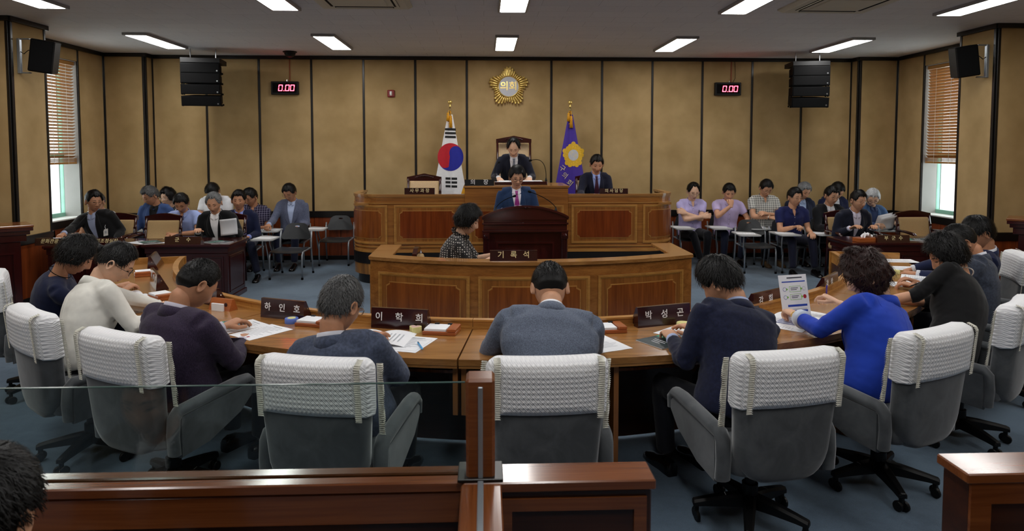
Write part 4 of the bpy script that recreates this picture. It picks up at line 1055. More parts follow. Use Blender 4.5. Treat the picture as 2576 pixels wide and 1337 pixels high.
fb.patch('emblem_disc', circ(ec, .082, 0, 2*PI*23/24, 23), 'silver_disc', off=.0075)
def flag_text(fl, body, size, x, z, rot, m):
    me = text_mesh(body, size, .0); c_, s_ = math.cos(rot), math.sin(rot)
    for v in me.vertices:
        a, b = v.co.x, v.co.y; v.co = fl.X(x+a*c_-b*s_, z+a*s_+b*c_, .0095)
    me.materials.append(MATS[m]); return link('lettering', me, fl.cloth)
flag_text(fb, '의회', .085, ec[0], ec[1], R(-35), 'gold_letter')
for ch_, x, z in (('구', 1.245, 1.50), ('의', 1.285, 1.385), ('회', 1.365, 1.265)): flag_text(fb, ch_, .105, x, z, R(-38), 'gold_letter')
fb.patch('fringe', [(1.10, 1.05), (1.20, 1.05), (1.185, 1.16), (1.145, 1.22)], 'tassel_gold', off=.006)
# ---- loudspeakers
def wall_speaker(label, wx, sgn, yy):
    t = thing('wall_speaker', label, 'speaker', (wx, yy, 2.88), 0, 'column loudspeakers')
    q = MB(); q.cbox(min(0, sgn*.035), max(0, sgn*.035), -.02, .02, -.2, .2); q.cbox(min(0, sgn*.14), max(0, sgn*.14), -.015, .015, .185, .2); q.cbox(min(0, sgn*.14), max(0, sgn*.14), -.015, .015, -.2, -.185); q.build('bracket', 'steel_paint', t)
    bx = MB(); bx.cbox(-.12, .12, -.16, .13, -.185, .185, .012); b_ = bx.build('cabinet', 'black_plastic', t); b_.location = (sgn*.27, .05, 0); b_.rotation_euler = (R(6), R(sgn*8), R(sgn*20))
    q = MB(); q.cbox(-.11, .11, -.175, -.158, -.175, .175, .006); q.build('front_grille', 'black_matte', b_)
    q = MB(); q.tube([(sgn*.03, 0, .05), (sgn*.08, -.02, .02), (sgn*.10, .03, .07), (sgn*.14, .1, .05)], .005, 6); q.build('cable', 'black_matte', t)
wall_speaker('black loudspeaker on the left column', CL+.013, 1, 8.02+.10)
wall_speaker('black loudspeaker on the right column', CR-.013, -1, 8.02+.10)
def line_array(label, x, y, rz):
    t = thing('line_array_speaker', label, 'speaker', (x, y, ZC), R(rz), 'hanging line array speakers')
    q = MB(); q.cbox(-.275, .275, -.25, .20, -.225, -.155, .004); q.build('top_frame', 'steel_dark' if 'steel_dark' in MATS else 'black_plastic', t)
    for sx in (-.18, .18): q = MB(); q.tube([(sx, -.05, 0), (sx, -.05, -.16)], .008, 8); q.build('hanger', 'steel', t)
    z = -.23; yo = 0; tl = 0
    for k in range(4):
        b_ = MB(); h = .148
        b_.add([(-.275, -.25, 0), (.275, -.25, 0), (.20, .20, -.012), (-.20, .20, -.012), (-.275, -.25, -h), (.275, -.25, -h), (.20, .20, -h+.012), (-.20, .20, -h+.012)],
               [(0, 1, 2, 3), (7, 6, 5, 4), (0, 4, 5, 1), (1, 5, 6, 2), (2, 6, 7, 3), (3, 7, 4, 0)])
        o = b_.build('cabinet', 'black_matte', t); o.location = (0, yo, z); o.rotation_euler = (R(tl), 0, 0)
        q = MB(); q.cbox(-.265, .265, -.258, -.248, -h+.008, -.008, .003); q.build('grille', 'black_matte', o)
        q = MB(); q.lathe([(.0001, 0), (.012, 0), (.011, .003), (.0001, .003)], 12, (.235, -.258, -h+.035), 'Y'); q.build('badge', 'steel', o)
        q = MB()
        for sx in (-1, 1):
            for j in range(2): q.cbox(sx*.272-.008, sx*.272+.008, -.20+j*.1, -.17+j*.1, -h-.008, -h+.02, .002)
        q.build('rigging_plate', 'black_matte', o)['kind'] = 'stuff'
        z -= .150; tl += (0, 3, 5, 7)[k]; yo += (0, .004, .012, .03)[k]
line_array('black line array speaker hanging at the rear left', -4.21, 10.55, 8)
line_array('black line array speaker hanging at the rear right', 5.03, 10.55, -8)
# ---- chairman's console on the bench centre
cs = thing('desk_console', 'low mahogany console between the standing person\'s hands', 'console', (.50, 9.40, cz))
q = MB(); q.cbox(-.36, .36, -.14, .16, 0, .045); q.build('base', 'mahogany', cs)
q = MB(); q.cbox(-.30, .30, -.10, .12, .045, .05); q.build('paper', 'paper', cs)
microphone('gooseneck microphone curving from the right of the low console', (.85, 9.36, cz+.046), (.66, 9.56, 1.655), (.86, 9.40, 1.72))
microphone('short microphone stem at the left of the low console', (.16, 9.34, cz+.046), (.20, 9.52, cz+.30), (.12, 9.36, cz+.25))
for o in [o for o in sc.objects if o.name.startswith('window_blind')]: pass
plain('black_gloss', (8, 8, 9), .1, nscale=3)
# ================================================================ PEOPLE
def cloth_mat(name, col, kind='plain', col2=None, rough=.85):
    if name in MATS: return name
    m, nt, b, out = mat(name); c = lin(col); b.inputs['Roughness'].default_value = rough; b.inputs['Specular IOR Level'].default_value = .2
    b.inputs['Sheen Weight'].default_value = .12
    v = coords(nt); g = noise(nt, v, 700, 1); f = noise(nt, v, 9, 3)
    def sc_(k): return tuple(min(1, x*k) for x in c[:3])+(1,)
    if kind == 'plain':
        nt.links.new(ramp(nt, f, [(.3, sc_(.88)), (.7, sc_(1.1))]), b.inputs['Base Color'])
    elif kind == 'tweed':
        v2 = coords(nt, (1, 1, .35)); h = noise(nt, v2, 260, 3, .8)
        nt.links.new(ramp(nt, h, [(.35, sc_(.55)), (.65, sc_(1.55))]), b.inputs['Base Color'])
    elif kind == 'plaid':
        sx = N(nt, 'ShaderNodeSeparateXYZ'); nt.links.new(v, sx.inputs[0]); outs = []
        for ax, per in (('X', .034), ('Z', .034)):
            a = N(nt, 'ShaderNodeMath', operation='MULTIPLY'); a.inputs[1].default_value = 1/per; nt.links.new(sx.outputs[ax], a.inputs[0])
            fr = N(nt, 'ShaderNodeMath', operation='FRACT'); nt.links.new(a.outputs[0], fr.inputs[0])
            lt = N(nt, 'ShaderNodeMath', operation='LESS_THAN'); lt.inputs[1].default_value = .27; nt.links.new(fr.outputs[0], lt.inputs[0]); outs.append(lt.outputs[0])
        ad = N(nt, 'ShaderNodeMath', operation='ADD'); nt.links.new(outs[0], ad.inputs[0]); nt.links.new(outs[1], ad.inputs[1])
        hf = N(nt, 'ShaderNodeMath', operation='MULTIPLY'); hf.inputs[1].default_value = .5; nt.links.new(ad.outputs[0], hf.inputs[0])
        nt.links.new(ramp(nt, hf.outputs[0], [(0, c), (1, lin(col2))]), b.inputs['Base Color'])
    elif kind == 'dots':
        vo = N(nt, 'ShaderNodeTexVoronoi', feature='F1'); vo.inputs['Scale'].default_value = 46 if col2[0] > 195 else 90; vo.inputs['Randomness'].default_value = .15; nt.links.new(v, vo.inputs['Vector'])
        nt.links.new(ramp(nt, vo.outputs['Distance'], [(.27, lin(col2)), (.33, c)]), b.inputs['Base Color'])
    elif kind == 'check':
        v2 = coords(nt, (70, 70, 70)); h = noise(nt, v2, 1, 2)
        nt.links.new(ramp(nt, h, [(.4, sc_(.8)), (.6, sc_(1.15))]), b.inputs['Base Color'])
    elif kind == 'lace':
        h = noise(nt, v, 60, 2); nt.links.new(ramp(nt, h, [(.5, c), (.56, lin(col2))]), b.inputs['Base Color'])
    bump(nt, b, g, .18, .002)
    return name
def skin_mat(name, col):
    m, nt, b, out = mat(name); c = lin(col); v = coords(nt); f = noise(nt, v, 16, 4, .6)
    nt.links.new(ramp(nt, f, [(.3, tuple(x*.86 for x in c[:3])+(1,)), (.7, tuple(min(1, x*k) for x, k in zip(c[:3], (1.10, 1.06, 1.04)))+(1,))]), b.inputs['Base Color'])
    b.inputs['Roughness'].default_value = .5; b.inputs['Specular IOR Level'].default_value = .35; bump(nt, b, noise(nt, v, 240, 2), .08, .002)
skin_mat('skin', (206, 156, 124)); skin_mat('skin_fair', (220, 178, 150)); skin_mat('skin_tan', (188, 136, 104))
plain('lips', (150, 82, 74), .45, nscale=60); plain('lips_red', (168, 60, 62), .4, nscale=60)
def hair_mat(name, a, b_):
    m, nt, b, out = mat(name); v = coords(nt, (1, 1, .3)); f = noise(nt, v, 190, 3, .7)
    nt.links.new(ramp(nt, f, [(.35, lin(a)), (.7, lin(b_))]), b.inputs['Base Color']); b.inputs['Roughness'].default_value = .45
    b.inputs['Specular IOR Level'].default_value = .28; bump(nt, b, f, .35, .003)
hair_mat('hair_black', (5, 5, 5), (17, 15, 15)); hair_mat('hair_grey', (70, 72, 74), (160, 162, 164)); hair_mat('hair_silver', (150, 154, 158), (226, 228, 230)); hair_mat('hair_salt', (34, 34, 35), (112, 112, 112)); hair_mat('hair_auburn', (18, 9, 8), (58, 26, 20))
hair_mat('brow', (20, 17, 16), (44, 38, 34)); plain('eye_dark', (26, 18, 16), .2, nscale=40); plain('eye_white', (222, 216, 208), .3, nscale=40); plain('lens_rim', (30, 28, 30), .25, nscale=30); plain('rim_metal', (150, 140, 120), .25, metal=.8, nscale=30); plain('pearl', (230, 224, 214), .2, nscale=30)
plain('shoe_black', (12, 11, 11), .22, nscale=20, coat=.4); plain('shoe_brown', (92, 70, 44), .5, nscale=20)
glass_mat('lens', (.96, .97, .98, 1), .7)

def sstep(a, b, x): t = np.clip((x-a)/(b-a), 0, 1); return t*t*(3-2*t)
def head_shape(D, fem=0.0, full=0.0):
    x = D[:, 0]*.0775; y = D[:, 1]*.099; z = D[:, 2]*.121
    fr = sstep(-.2, .5, D[:, 1])
    t = np.clip((-z-.005)/.112, 0, 1); x = x*(1-(.30+.05*fem-.10*full)*t**1.4)
    up_ = np.clip((z-.06)/.06, 0, 1); x = x*(1-.05*up_)
    bk = np.clip((-z-.015)/.09, 0, 1); y = np.where(y < 0, y*(1-.55*bk), y)
    y = np.where(D[:, 1] > 0, y*(1-.07*np.clip((z-.03)/.09, 0, 1)), y)
    g = lambda a, c, s_: np.exp(-((a-c)/s_)**2)
    ax = np.abs(x)
    y = y+fr*(.011*g(z, -.106, .017)*g(x, 0, .028))                           # chin
    nz = np.where(z > -.036, np.clip((.018-z)/.054, 0, 1)**1.1, np.clip((z+.052)/.016, 0, 1))
    y = y+fr*.022*nz*np.exp(-(x/(.0085+.006*np.clip((-z)/.036, 0, 1)))**2)      # nose
    y = y+fr*.006*g(z, -.040, .007)*g(ax, .012, .006)                         # nostrils
    y = y-fr*.0095*g(ax, .031, .016)*g(z, .004, .012)                         # sockets
    y = y+fr*.0035*g(ax, .030, .011)*g(z, .002, .006)                         # lids
    y = y+fr*.004*g(ax, .030, .022)*g(z, .024, .007)                          # brow
    y = y+fr*.005*g(ax, .044, .016)*g(z, -.028, .016)                         # cheekbones
    y = y+fr*(.006*g(z, -.066, .0055)+.0065*g(z, -.078, .006))*g(x, 0, .020)     # lips
    y = y-fr*.0035*g(z, -.072, .0022)*g(x, 0, .024)
    y = y-fr*.004*g(z, -.091, .006)*g(x, 0, .025)
    return np.stack([x, y, z], 1)
def dirs(na, ne, front=.35):
    A = np.linspace(0, 2*PI, na, endpoint=False); A = A-front*np.sin(A)        # 0 = front
    E = np.linspace(-PI/2+.02, PI/2-.02, ne)
    a, e = np.meshgrid(A, E)
    return np.stack([np.cos(e)*np.sin(a), np.cos(e)*np.cos(a), np.sin(e)], -1).reshape(-1, 3), a.ravel(), e.ravel()
def grid_faces(na, ne):
    f = []
    for j in range(ne-1):
        for i in range(na):
            k = (i+1) % na; f.append((j*na+i, j*na+k, (j+1)*na+k, (j+1)*na+i))
    f.append(tuple(range(na-1, -1, -1))); f.append(tuple((ne-1)*na+i for i in range(na)))
    return f
def ear_verts(s_):
    vs = []; n, m = 14, 4
    for j, (rad, out) in enumerate(((1.0, .004), (.98, .017), (.80, .019), (.55, .010), (.05, .008))):
        for i in range(n):
            a = 2*PI*i/n; yy = .018*rad*math.cos(a)*(1.0 if math.sin(a) > -.2 else .8); zz = .032*rad*math.sin(a)
            vs.append((s_*(.0745+out+.004*math.cos(a)*-1), -.010-yy*1.0+(-.004 if j else 0), -.006+zz))
    fs = []
    for j in range(4):
        for i in range(n):
            k = (i+1) % n; q = (j*n+i, j*n+k, (j+1)*n+k, (j+1)*n+i); fs.append(q if s_ < 0 else q[::-1])
    return vs, fs
# ---- hands: palm with five separate bent fingers, remeshed to one skin
def vox(mb, size, smooth=6, fac=.5):
    me = bpy.data.meshes.new('source'); me.from_pydata(mb.v, [], mb.f); o = bpy.data.objects.new('source', me); COL.objects.link(o)
    r_ = o.modifiers.new('r', 'REMESH'); r_.mode = 'VOXEL'; r_.voxel_size = size; r_.adaptivity = 0
    s_ = o.modifiers.new('s', 'SMOOTH'); s_.factor = fac; s_.iterations = smooth
    dg = bpy.context.evaluated_depsgraph_get(); e = o.evaluated_get(dg); m2 = e.to_mesh()
    V = np.empty(len(m2.vertices)*3, dtype=np.float32); m2.vertices.foreach_get('co', V); V = V.reshape(-1, 3).astype(float)
    NN = np.empty(len(m2.vertices)*3, dtype=np.float32); m2.vertices.foreach_get('normal', NN); NN = NN.reshape(-1, 3).astype(float)
    F = [tuple(p.vertices) for p in m2.polygons]
    e.to_mesh_clear(); bpy.data.objects.remove(o); bpy.data.meshes.remove(me)
    return V, F, NN
def hand_template(pose, vs):
    cur = {'flat': ([10, 8, 6], [10, 10, 8], [12, 12, 8], [14, 14, 10], .55), 'relaxed': ([24, 28, 18], [28, 30, 20], [32, 34, 22], [36, 36, 24], .5),
           'pen': ([36, 38, 18], [50, 48, 30], [58, 56, 40], [62, 60, 42], .25), 'fist': ([62, 78, 50], [64, 80, 50], [66, 82, 50], [66, 82, 50], .2)}[pose]
    q = MB(); rg = []
    for y, hx, hz in ((-.03, .026, .019), (0, .028, .018), (.03, .038, .0165), (.06, .043, .0145), (.088, .041, .0115), (.094, .036, .008)):
        rg.append([(hx*math.cos(a)+.002, y, hz*math.sin(a)) for a in np.linspace(0, 2*PI, 16, endpoint=False)])
    q.rings(rg)
    for k, (x, ln) in enumerate(((.031, .072), (.010, .080), (-.011, .074), (-.031, .060))):
        p = Vector((x, .078, 0)); pts = [p.copy()]; ang = 0; rr_ = [.0098]
        sp = (.06, .01, -.03, -.09)[k]
        for j, fr in enumerate((.46, .30, .24)):
            ang += R(cur[k][j]); d = Vector((sp*math.cos(ang), math.cos(ang), -math.sin(ang)))
            for h in (.5, 1): pts.append(p+d*ln*fr*h*1.12); rr_.append((.0096, .0088, .0078)[j]*(1 if h < 1 else .95))
            p = pts[-1].copy()
        pts.append(p+(pts[-1]-pts[-2]).normalized()*.004); rr_.append(.004)
        q.tube(pts, rr_, 10)
    th = cur[4]; p = Vector((.026, .022, -.004)); d0 = Vector((.72*th+.25, .72, -.28-.3*(1-th))).normalized(); d1 = Vector((.30*th+.02, .9, -.22-.5*(.6-th))).normalized()
    q.tube([p, p+d0*.022, p+d0*.044, p+d0*.044+d1*.018, p+d0*.044+d1*.034, p+d0*.044+d1*.048, p+d0*.044+d1*.052], [.015, .0145, .0125, .0115, .011, .009, .004], 10)
    return vox(q, vs, 3, .4)[:2]
HANDS = {}
def hand(pose, fine):
    k = (pose, fine)
    if k not in HANDS: HANDS[k] = hand_template(pose, .0042 if fine else .006)
    return HANDS[k]
def ik(S, T, a, b, pole):
    d = T-S; L = min(d.length, (a+b)*.995); u = d.normalized(); x = (a*a-b*b+L*L)/(2*L); h = math.sqrt(max(0, a*a-x*x))
    p = pole-u*pole.dot(u); p = p.normalized() if p.length > 1e-6 else u.orthogonal().normalized()
    return S+u*x+p*h
def bez(a, b, c, t): return a*(1-t)**2+b*2*t*(1-t)+c*t*t
def oval(q, stations, n=20, sup=2.3):
    """loft of oval sections: (centre, right axis, forward axis, rx, ry)"""
    rg = []
    for c, r_, f_, rx, ry in stations:
        ring = []
        for k in range(n):
            a = 2*PI*k/n; ca, sa = math.cos(a), math.sin(a)
            e = 2/sup; ring.append(tuple(c+r_*(rx*math.copysign(abs(ca)**e, ca))+f_*(ry*math.copysign(abs(sa)**e, sa))))
        rg.append(ring)
    q.rings(rg)
WV = [(np.random.default_rng(k).normal(size=3), k*1.7) for k in range(14)]
def wrinkle(V, NN, amp, foci=(), seed=0):
    d = np.zeros(len(V)); P = V+.02*np.sin(V[:, [1, 2, 0]]*23+seed)
    for k, (w_, ph) in enumerate(WV):
        fq = (14, 18, 22, 27, 33, 40, 48)[k % 7]; w_ = w_/np.linalg.norm(w_)
        s_ = np.sin(P@w_*fq*2+ph+seed); d += (1-np.abs(s_))**2*(1 if k % 2 else -1)*(20/fq)
    wgt = np.full(len(V), .35)
    for c, r_, k in foci:
        wgt += k*np.exp(-np.sum((V-np.array(c))**2, 1)/(r_*r_))
    return V+NN*(d*amp*wgt/4)[:, None]
def mesh_obj(name, V, F, m, parent, smooth=True):
    me = bpy.data.meshes.new(name); me.from_pydata([tuple(v) for v in V], [], F); me.materials.append(MATS[m])
    if smooth: me.polygons.foreach_set('use_smooth', [True]*len(me.polygons))
    me.update(); return link(name, me, parent)
PEOPLE = {}
def person(label, pelvis, rz, head, hp=10, hy=0, hr=0, top='suit', tcol=(24, 26, 36), tkind='plain', shirt=(225, 226, 232), tie=None, tiek='plain', bottom=(26, 27, 34), hair='short', hcol='hair_black', hthick=.022, bald=0.0,
           hands=((-.16, .38, .74), (.16, .38, .74)), hpose=('relaxed', 'relaxed'), pal=None, fdir=None, elbow=None, feet=((-.11, .42), (.11, .42)), skin='skin', glasses=None, fem=0, sc_h=1.10, sh=.20, girth=1.0, fine=False, collar=True,
           seat_h=None, shoe='shoe_black', tmat=None, scarf=None, eyes=.42, t2=None, full=0.0, stand=False, lapel=True, cuff=None, shrug=0.0, extras=None):
    """pelvis, head: world points (hip centre, head centre); hands in the person's own frame or world when given as ('w', x, y, z)"""
    px_, py_, pz_ = pelvis
    if top == 'suit': sh = sh*.93
    t = thing('person', label, 'person', (px_, py_, 0), R(rz), 'people in the chamber')
    Mi = (Matrix.Translation((px_, py_, 0)) @ Matrix.Rotation(R(rz), 4, 'Z')).inverted()
    W = lambda p: Mi @ Vector(p)
    Hc = W(head); P0 = Vector((0, 0, pz_))
    HR = Euler((R(-hp), R(hr), R(hy)), 'YXZ').to_matrix() if False else (Matrix.Rotation(R(hy), 3, 'Z') @ Matrix.Rotation(R(-hp), 3, 'X') @ Matrix.Rotation(R(hr), 3, 'Y'))
    at_ = Hc+HR @ Vector((0, -.025, -.085))*sc_h
    sp = (at_-P0); Nb = at_-(sp.normalized()*.6+HR @ Vector((0, .12, 1))*.4).normalized()*.070
    mid = (P0+Nb)/2+Vector((0, -.05, 0))
    # frames
    def frame(tt):
        tg = (bez(P0, mid, Nb, min(1, tt+.02))-bez(P0, mid, Nb, max(0, tt-.02))).normalized()
        r_ = Vector((1, 0, 0)); r_ = (r_-tg*r_.dot(tg)).normalized(); return tg, r_, tg.cross(r_)
    L = (mid-P0).length+(Nb-mid).length
    tg1, r1, f1 = frame(.95)
    if f1.y < 0: f1 = -f1
    ShL = Nb-tg1*(.050-shrug)-r1*sh*.92+f1*.0; ShR = Nb-tg1*(.050-shrug)+r1*sh*.92
    hw = []
    for h in hands:
        hw.append(W(h[1:]) if h[0] == 'w' else Vector(h))
    arms = []
    for i, (S, T) in enumerate(((ShL, hw[0]), (ShR, hw[1]))):
        s_ = -1 if i == 0 else 1
        pole = Vector(elbow[i]) if elbow and elbow[i] else Vector((s_*.40, -.6, -1))
        d = T-S
        if d.length > .56: T = S+d.normalized()*.56
        E = ik(S, T, .295, .265, pole); arms.append((S, E, T))
    vs = .0102 if fine else .0132
    foci = []
    for S, E, T in arms: foci += [(tuple(E), .10, 1.3), (tuple(S-tg1*.10), .08, .9)]
    foci += [(tuple(P0+Vector((0, .06, .05))), .14, .8)]
    # ---------------- torso garment
    g = girth
    def torso(q, infl, lo=-.10, hi=1.0):
        st = []
        prof = [(-.10, .182*g, .135*g), (0, .185*g, .14*g), (.15, .178*g, .138*g), (.32, .172*g, .13*g), (.5, .182*g, .128*g), (.65, .192*g, .126*g), (.78, .196*g, .118), (.86, .185, .105), (.925, .145, .088), (.965, .105, .076), (1.0, .076, .068), (1.03, .064, .062)]
        for tt, rx, ry in prof:
            if fem: rx *= .90; ry *= (.95 if tt < .4 or tt > .8 else 1.12)
            if tt < lo or tt > hi: continue
            c = bez(P0, mid, Nb, tt) if tt <= 1 else Nb+tg1*(tt-1)*L
            tg, r_, f_ = frame(max(0, min(1, tt))); 
            k = sh/.20
            st.append((c+f_*(.012 if .4 < tt < .8 else 0), r_, f_, rx*(k if tt > .6 else 1)+infl, ry+infl))
        oval(q, st)
    def arm_loft(q, S, E, T, r0, r1_, r2, e0=0.0, e1=1.0, up=1.0):
        d1 = (E-S); d2 = (T-E)
        pts = []; rr_ = []
        base = [(S-d1*.06+tg1*.0, r0*.86), (S+d1*.10, r0*1.04), (S+d1*.35, r0*.98), (S+d1*.62, r0*.90), (S+d1*.86, r1_*1.06), (E, r1_*1.05), (E+d2*.14, r1_*1.04), (E+d2*.4, r1_*.97), (E+d2*.7, (r1_+r2)/2*.97), (E+d2*.9, r2), (E+d2*.97, r2)]
        for k, (p, r_) in enumerate(base):
            f = k/10
            if f <= up: pts.append(p); rr_.append(r_)
        q.tube(pts, rr_, 14)
    short = top in ('shirt',)
    q = MB()
    torso(q, {'suit': .016, 'dress': .004, 'shirt': .008, 'blouse': .006, 'ladyjacket': .012}[top], hi=.99 if top in ('suit', 'ladyjacket') else .975 if top != 'dress' else .955)
    yk = {'suit': .074, 'ladyjacket': .064, 'shirt': .068, 'blouse': .060, 'dress': .056}[top]
    q.tube([ShL-r1*.0, ShL.lerp(Nb, .35)-tg1*.012, Nb-tg1*.052, ShR.lerp(Nb, .35)-tg1*.012, ShR], [yk*.93, yk*.98, yk*1.12, yk*.98, yk*.93], 16)
    for S, E, T in arms:
        if top == 'suit': arm_loft(q, S, E, T, .068*g**.5, .054, .040, up=.9)
        elif top == 'ladyjacket': arm_loft(q, S, E, T, .062, .050, .042, up=.8 if cuff else .9)
        elif top == 'shirt': arm_loft(q, S, E, T, .068*g**.5, .060, .05, up=.34)
        elif top == 'blouse': arm_loft(q, S, E, T, .060, .052, .045, up=.62)
        elif top == 'dress': arm_loft(q, S, E, T, .056, .046, .038, up=.62)
    gm = tmat or cloth_mat('cloth_'+'_'.join(map(str, tcol))+tkind, tcol, tkind, t2)
    V, F, NN = vox(q, vs, 9, .5)
    V = wrinkle(V, NN, .0062 if top == 'suit' else .005, foci, seed=px_*3+py_)
    gname = {'suit': 'jacket', 'shirt': 'shirt', 'dress': 'dress', 'blouse': 'blouse', 'ladyjacket': 'jacket'}[top]
    go = mesh_obj(gname, V, F, gm, t)
    bvh = BVHTree.FromPolygons([tuple(v) for v in V], F)
    # ---------------- trousers / skirt
    q = MB(); pel = [(P0+Vector((0, 0, .09)), Vector((1, 0, 0)), Vector((0, 1, 0)), .150*g*(1-.1*fem), .105*g), (P0, Vector((1, 0, 0)), Vector((0, 1, 0)), .163*g*(1-.1*fem), .118*g), (P0-Vector((0, 0, .055)), Vector((1, 0, 0)), Vector((0, 1, 0)), .158*g*(1-.08*fem), .118*g), (P0-Vector((0, 0, .085)), Vector((1, 0, 0)), Vector((0, 1, 0)), .13*g, .10*g)]
    oval(q, pel)
    knees = []
    for i, (fx, fy) in enumerate(feet):
        s_ = -1 if i == 0 else 1; hz_ = 0.085+(PZ if pelvis[2] > .80 and not stand else 0) if False else .085
        fl = extras.get('floor', 0) if extras else 0
        hip = P0+Vector((s_*.095, .0, -.01)); an = Vector((fx, fy, .085+fl)); K = ik(hip, an, .43, .42, Vector((s_*.12, 1, .6) if not stand else (0, 1, 0))); knees.append(K)
        d1 = K-hip; d2 = an-K
        q.tube([hip-d1*.05, hip+d1*.2, hip+d1*.5, hip+d1*.8, K, K+d2*.12, K+d2*.35, K+d2*.65, K+d2*.93], [.085*g, .088*g, .08, .068, .066, .064, .060, .054, .052], 14)
    if bottom is not None:
        V2, F2, N2 = vox(q, vs*1.25, 4, .5); V2 = wrinkle(V2, N2, .005, [(tuple(k), .12, 1.0) for k in knees], seed=py_)
        mesh_obj('trousers' if not fem else 'skirt', V2, F2, cloth_mat('cloth_'+'_'.join(map(str, bottom))+'plain', bottom), t)
    for i, (fx, fy) in enumerate(feet):
        fl = extras.get('floor', 0) if extras else 0
        q = MB(); rg = []
        for y, hwd, h in ((-.075, .022, .05), (-.07, .032, .075), (-.03, .036, .088), (.03, .036, .080), (.09, .044, .056), (.14, .047, .045), (.185, .040, .038), (.205, .022, .026)):
            rg.append([(fx+x*hwd, fy+y, fl+z*h) for x, z in ((-.9, .0), (.9, .0), (1, .25), (.9, .7), (.45, 1), (-.45, 1), (-.9, .7), (-1, .25))])
        q.rings(rg); q.build('shoe', shoe, t, True, sharp=60)
    # ---------------- body: head, neck, arms and hands in one skin mesh
    NA, NE = (72, 56) if fine else (56, 44)
    D, A_, E_ = dirs(NA, NE); HV = head_shape(D, fem, full)*sc_h
    HRn = np.array(HR); Hcn = np.array(Hc)
    hv = HV@HRn.T+Hcn
    bv = [tuple(v) for v in hv]; bf = grid_faces(NA, NE)
    for s_ in (-1, 1):
        ev, ef = ear_verts(s_); o_ = len(bv); bv += [tuple(np.array(e)*sc_h@HRn.T+Hcn) for e in ev]; bf += [tuple(i+o_ for i in f) for f in ef]
    q = MB(); nk = .058*(1-.12*fem)
    q.tube([Nb-tg1*.10, Nb-tg1*.04, Nb, (Nb+at_)/2, at_, at_+HR @ Vector((0, .012, .04)), at_+HR @ Vector((0, .012, .07))], [nk*1.6, nk*1.25, nk*1.05, nk, nk*1.0, nk*.9, nk*.5], 18)
    torso(q, -.03, lo=0, hi=.94)
    for i, (S, E, T) in enumerate(arms):
        k = 1-.15*fem; arm_loft(q, S, E, T, (.050 if top == 'shirt' else .032)*k, (.041 if top in ('shirt', 'dress', 'blouse') else .030)*k, .029*k)
    V3, F3, _ = vox(q, vs, 4, .5); o_ = len(bv); bv += [tuple(v) for v in V3]; bf += [tuple(i+o_ for i in f) for f in F3]
    wrists = []
    for i, (S, E, T) in enumerate(arms):
        s_ = -1 if i == 0 else 1; hvv, hf = hand(hpose[i], fine)
        fd = (T-E).normalized() if not (fdir and fdir[i]) else Vector(fdir[i]).normalized()
        pn = Vector(pal[i]) if pal and pal[i] else Vector((0, 0, -1))
        Z = -(pn-fd*pn.dot(fd)).normalized(); X = fd.cross(Z)
        M3 = np.array([[X.x, fd.x, Z.x], [X.y, fd.y, Z.y], [X.z, fd.z, Z.z]])
        h2 = hvv*np.array([1 if i == 0 else -1, 1, 1])*(1.06 if not fem else .95)
        h2 = h2@M3.T+np.array(T); o_ = len(bv); bv += [tuple(v) for v in h2]; bf += [tuple(j+o_ for j in (f if i == 0 else f[::-1])) for f in hf]
        wrists.append((T, fd, Z, X))
    mesh_obj('body', bv, bf, skin, t)
    # ---------------- hair
    def HP(p): return Vector(HRn@(np.array(p)*sc_h)+Hcn)
    NA2, NE2 = (96, 72) if fine else (60, 44)
    D, A_, E_ = dirs(NA2, NE2, 0.0); base = head_shape(D, fem); base[:, 1] = np.where(D[:, 1] > 0, np.minimum(base[:, 1], D[:, 1]*.099), base[:, 1])
    # smooth cranium under the hair
    a_ = np.abs((A_+PI) % (2*PI)-PI)            # 0 front .. pi back
    keys = {'short': ([0, .35, .62, .82, 1.0, 1.2, 1.42, 1.62, 1.8, 2.2, PI], [.060, .062, .066, .050, .018, -.006, .008, .012, -.026, -.056, -.064]),
            'bob': ([0, .5, .8, 1.1, 1.5, 1.9, 2.4, PI], [.060, .055, .02, -.045, -.055, -.065, -.075, -.078]),
            'long': ([0, .5, .8, 1.1, 1.5, 1.9, 2.4, PI], [.064, .05, .0, -.07, -.10, -.11, -.115, -.115]),
            'tied': ([0, .5, .9, 1.2, 1.5, 1.8, 2.4, PI], [.072, .068, .045, .0, .012, -.015, -.045, -.05]),
            'crop': ([0, .55, .95, 1.25, 1.5, 1.75, 2.2, PI], [.068, .066, .048, .004, .006, -.018, -.052, -.060])}[hair if hair in ('short', 'bob', 'long', 'tied', 'crop') else 'short']
    hl = np.interp(a_, keys[0], keys[1])+bald*.042*sstep(1.05, .55, a_)
    sd = abs(px_*7.3+py_*3.1)
    hl = hl+(.005*np.sin(A_*14+sd)+.004*np.sin(A_*31+sd*2))*np.exp(-(a_/1.0)**2)
    m_ = sstep(0, .022, base[:, 2]-hl)**.8
    th = hthick*(.55+.45*sstep(-.03, .08, base[:, 2])+.25*np.exp(-((a_-.35)/.5)**2)*sstep(.04, .08, base[:, 2]))
    if hair == 'crop': th = th*(.16+.84*sstep(-.035, .065, base[:, 2]))
    if hair in ('bob', 'long'): th = th*(1+.5*sstep(.02, -.05, base[:, 2]))
    lump = .0
    if hair in ('bob', 'long') and fem:
        for k, (w_, ph) in enumerate(WV[:6]): lump = lump+np.sin(base@w_*(70 if hcol == 'hair_auburn' else 48)+ph+sd)*(.0042 if hcol == 'hair_auburn' else .0022)
    strand = .0016*np.sin(A_*31+np.sin(E_*9+sd)*2.5)+.0012*np.sin(A_*57+E_*13+sd)
    strand = strand*np.clip(th/.02, .05, 1)
    if hair == 'crop': th = th+.0022
    offs = -.007+(th+.007+lump+strand)*m_
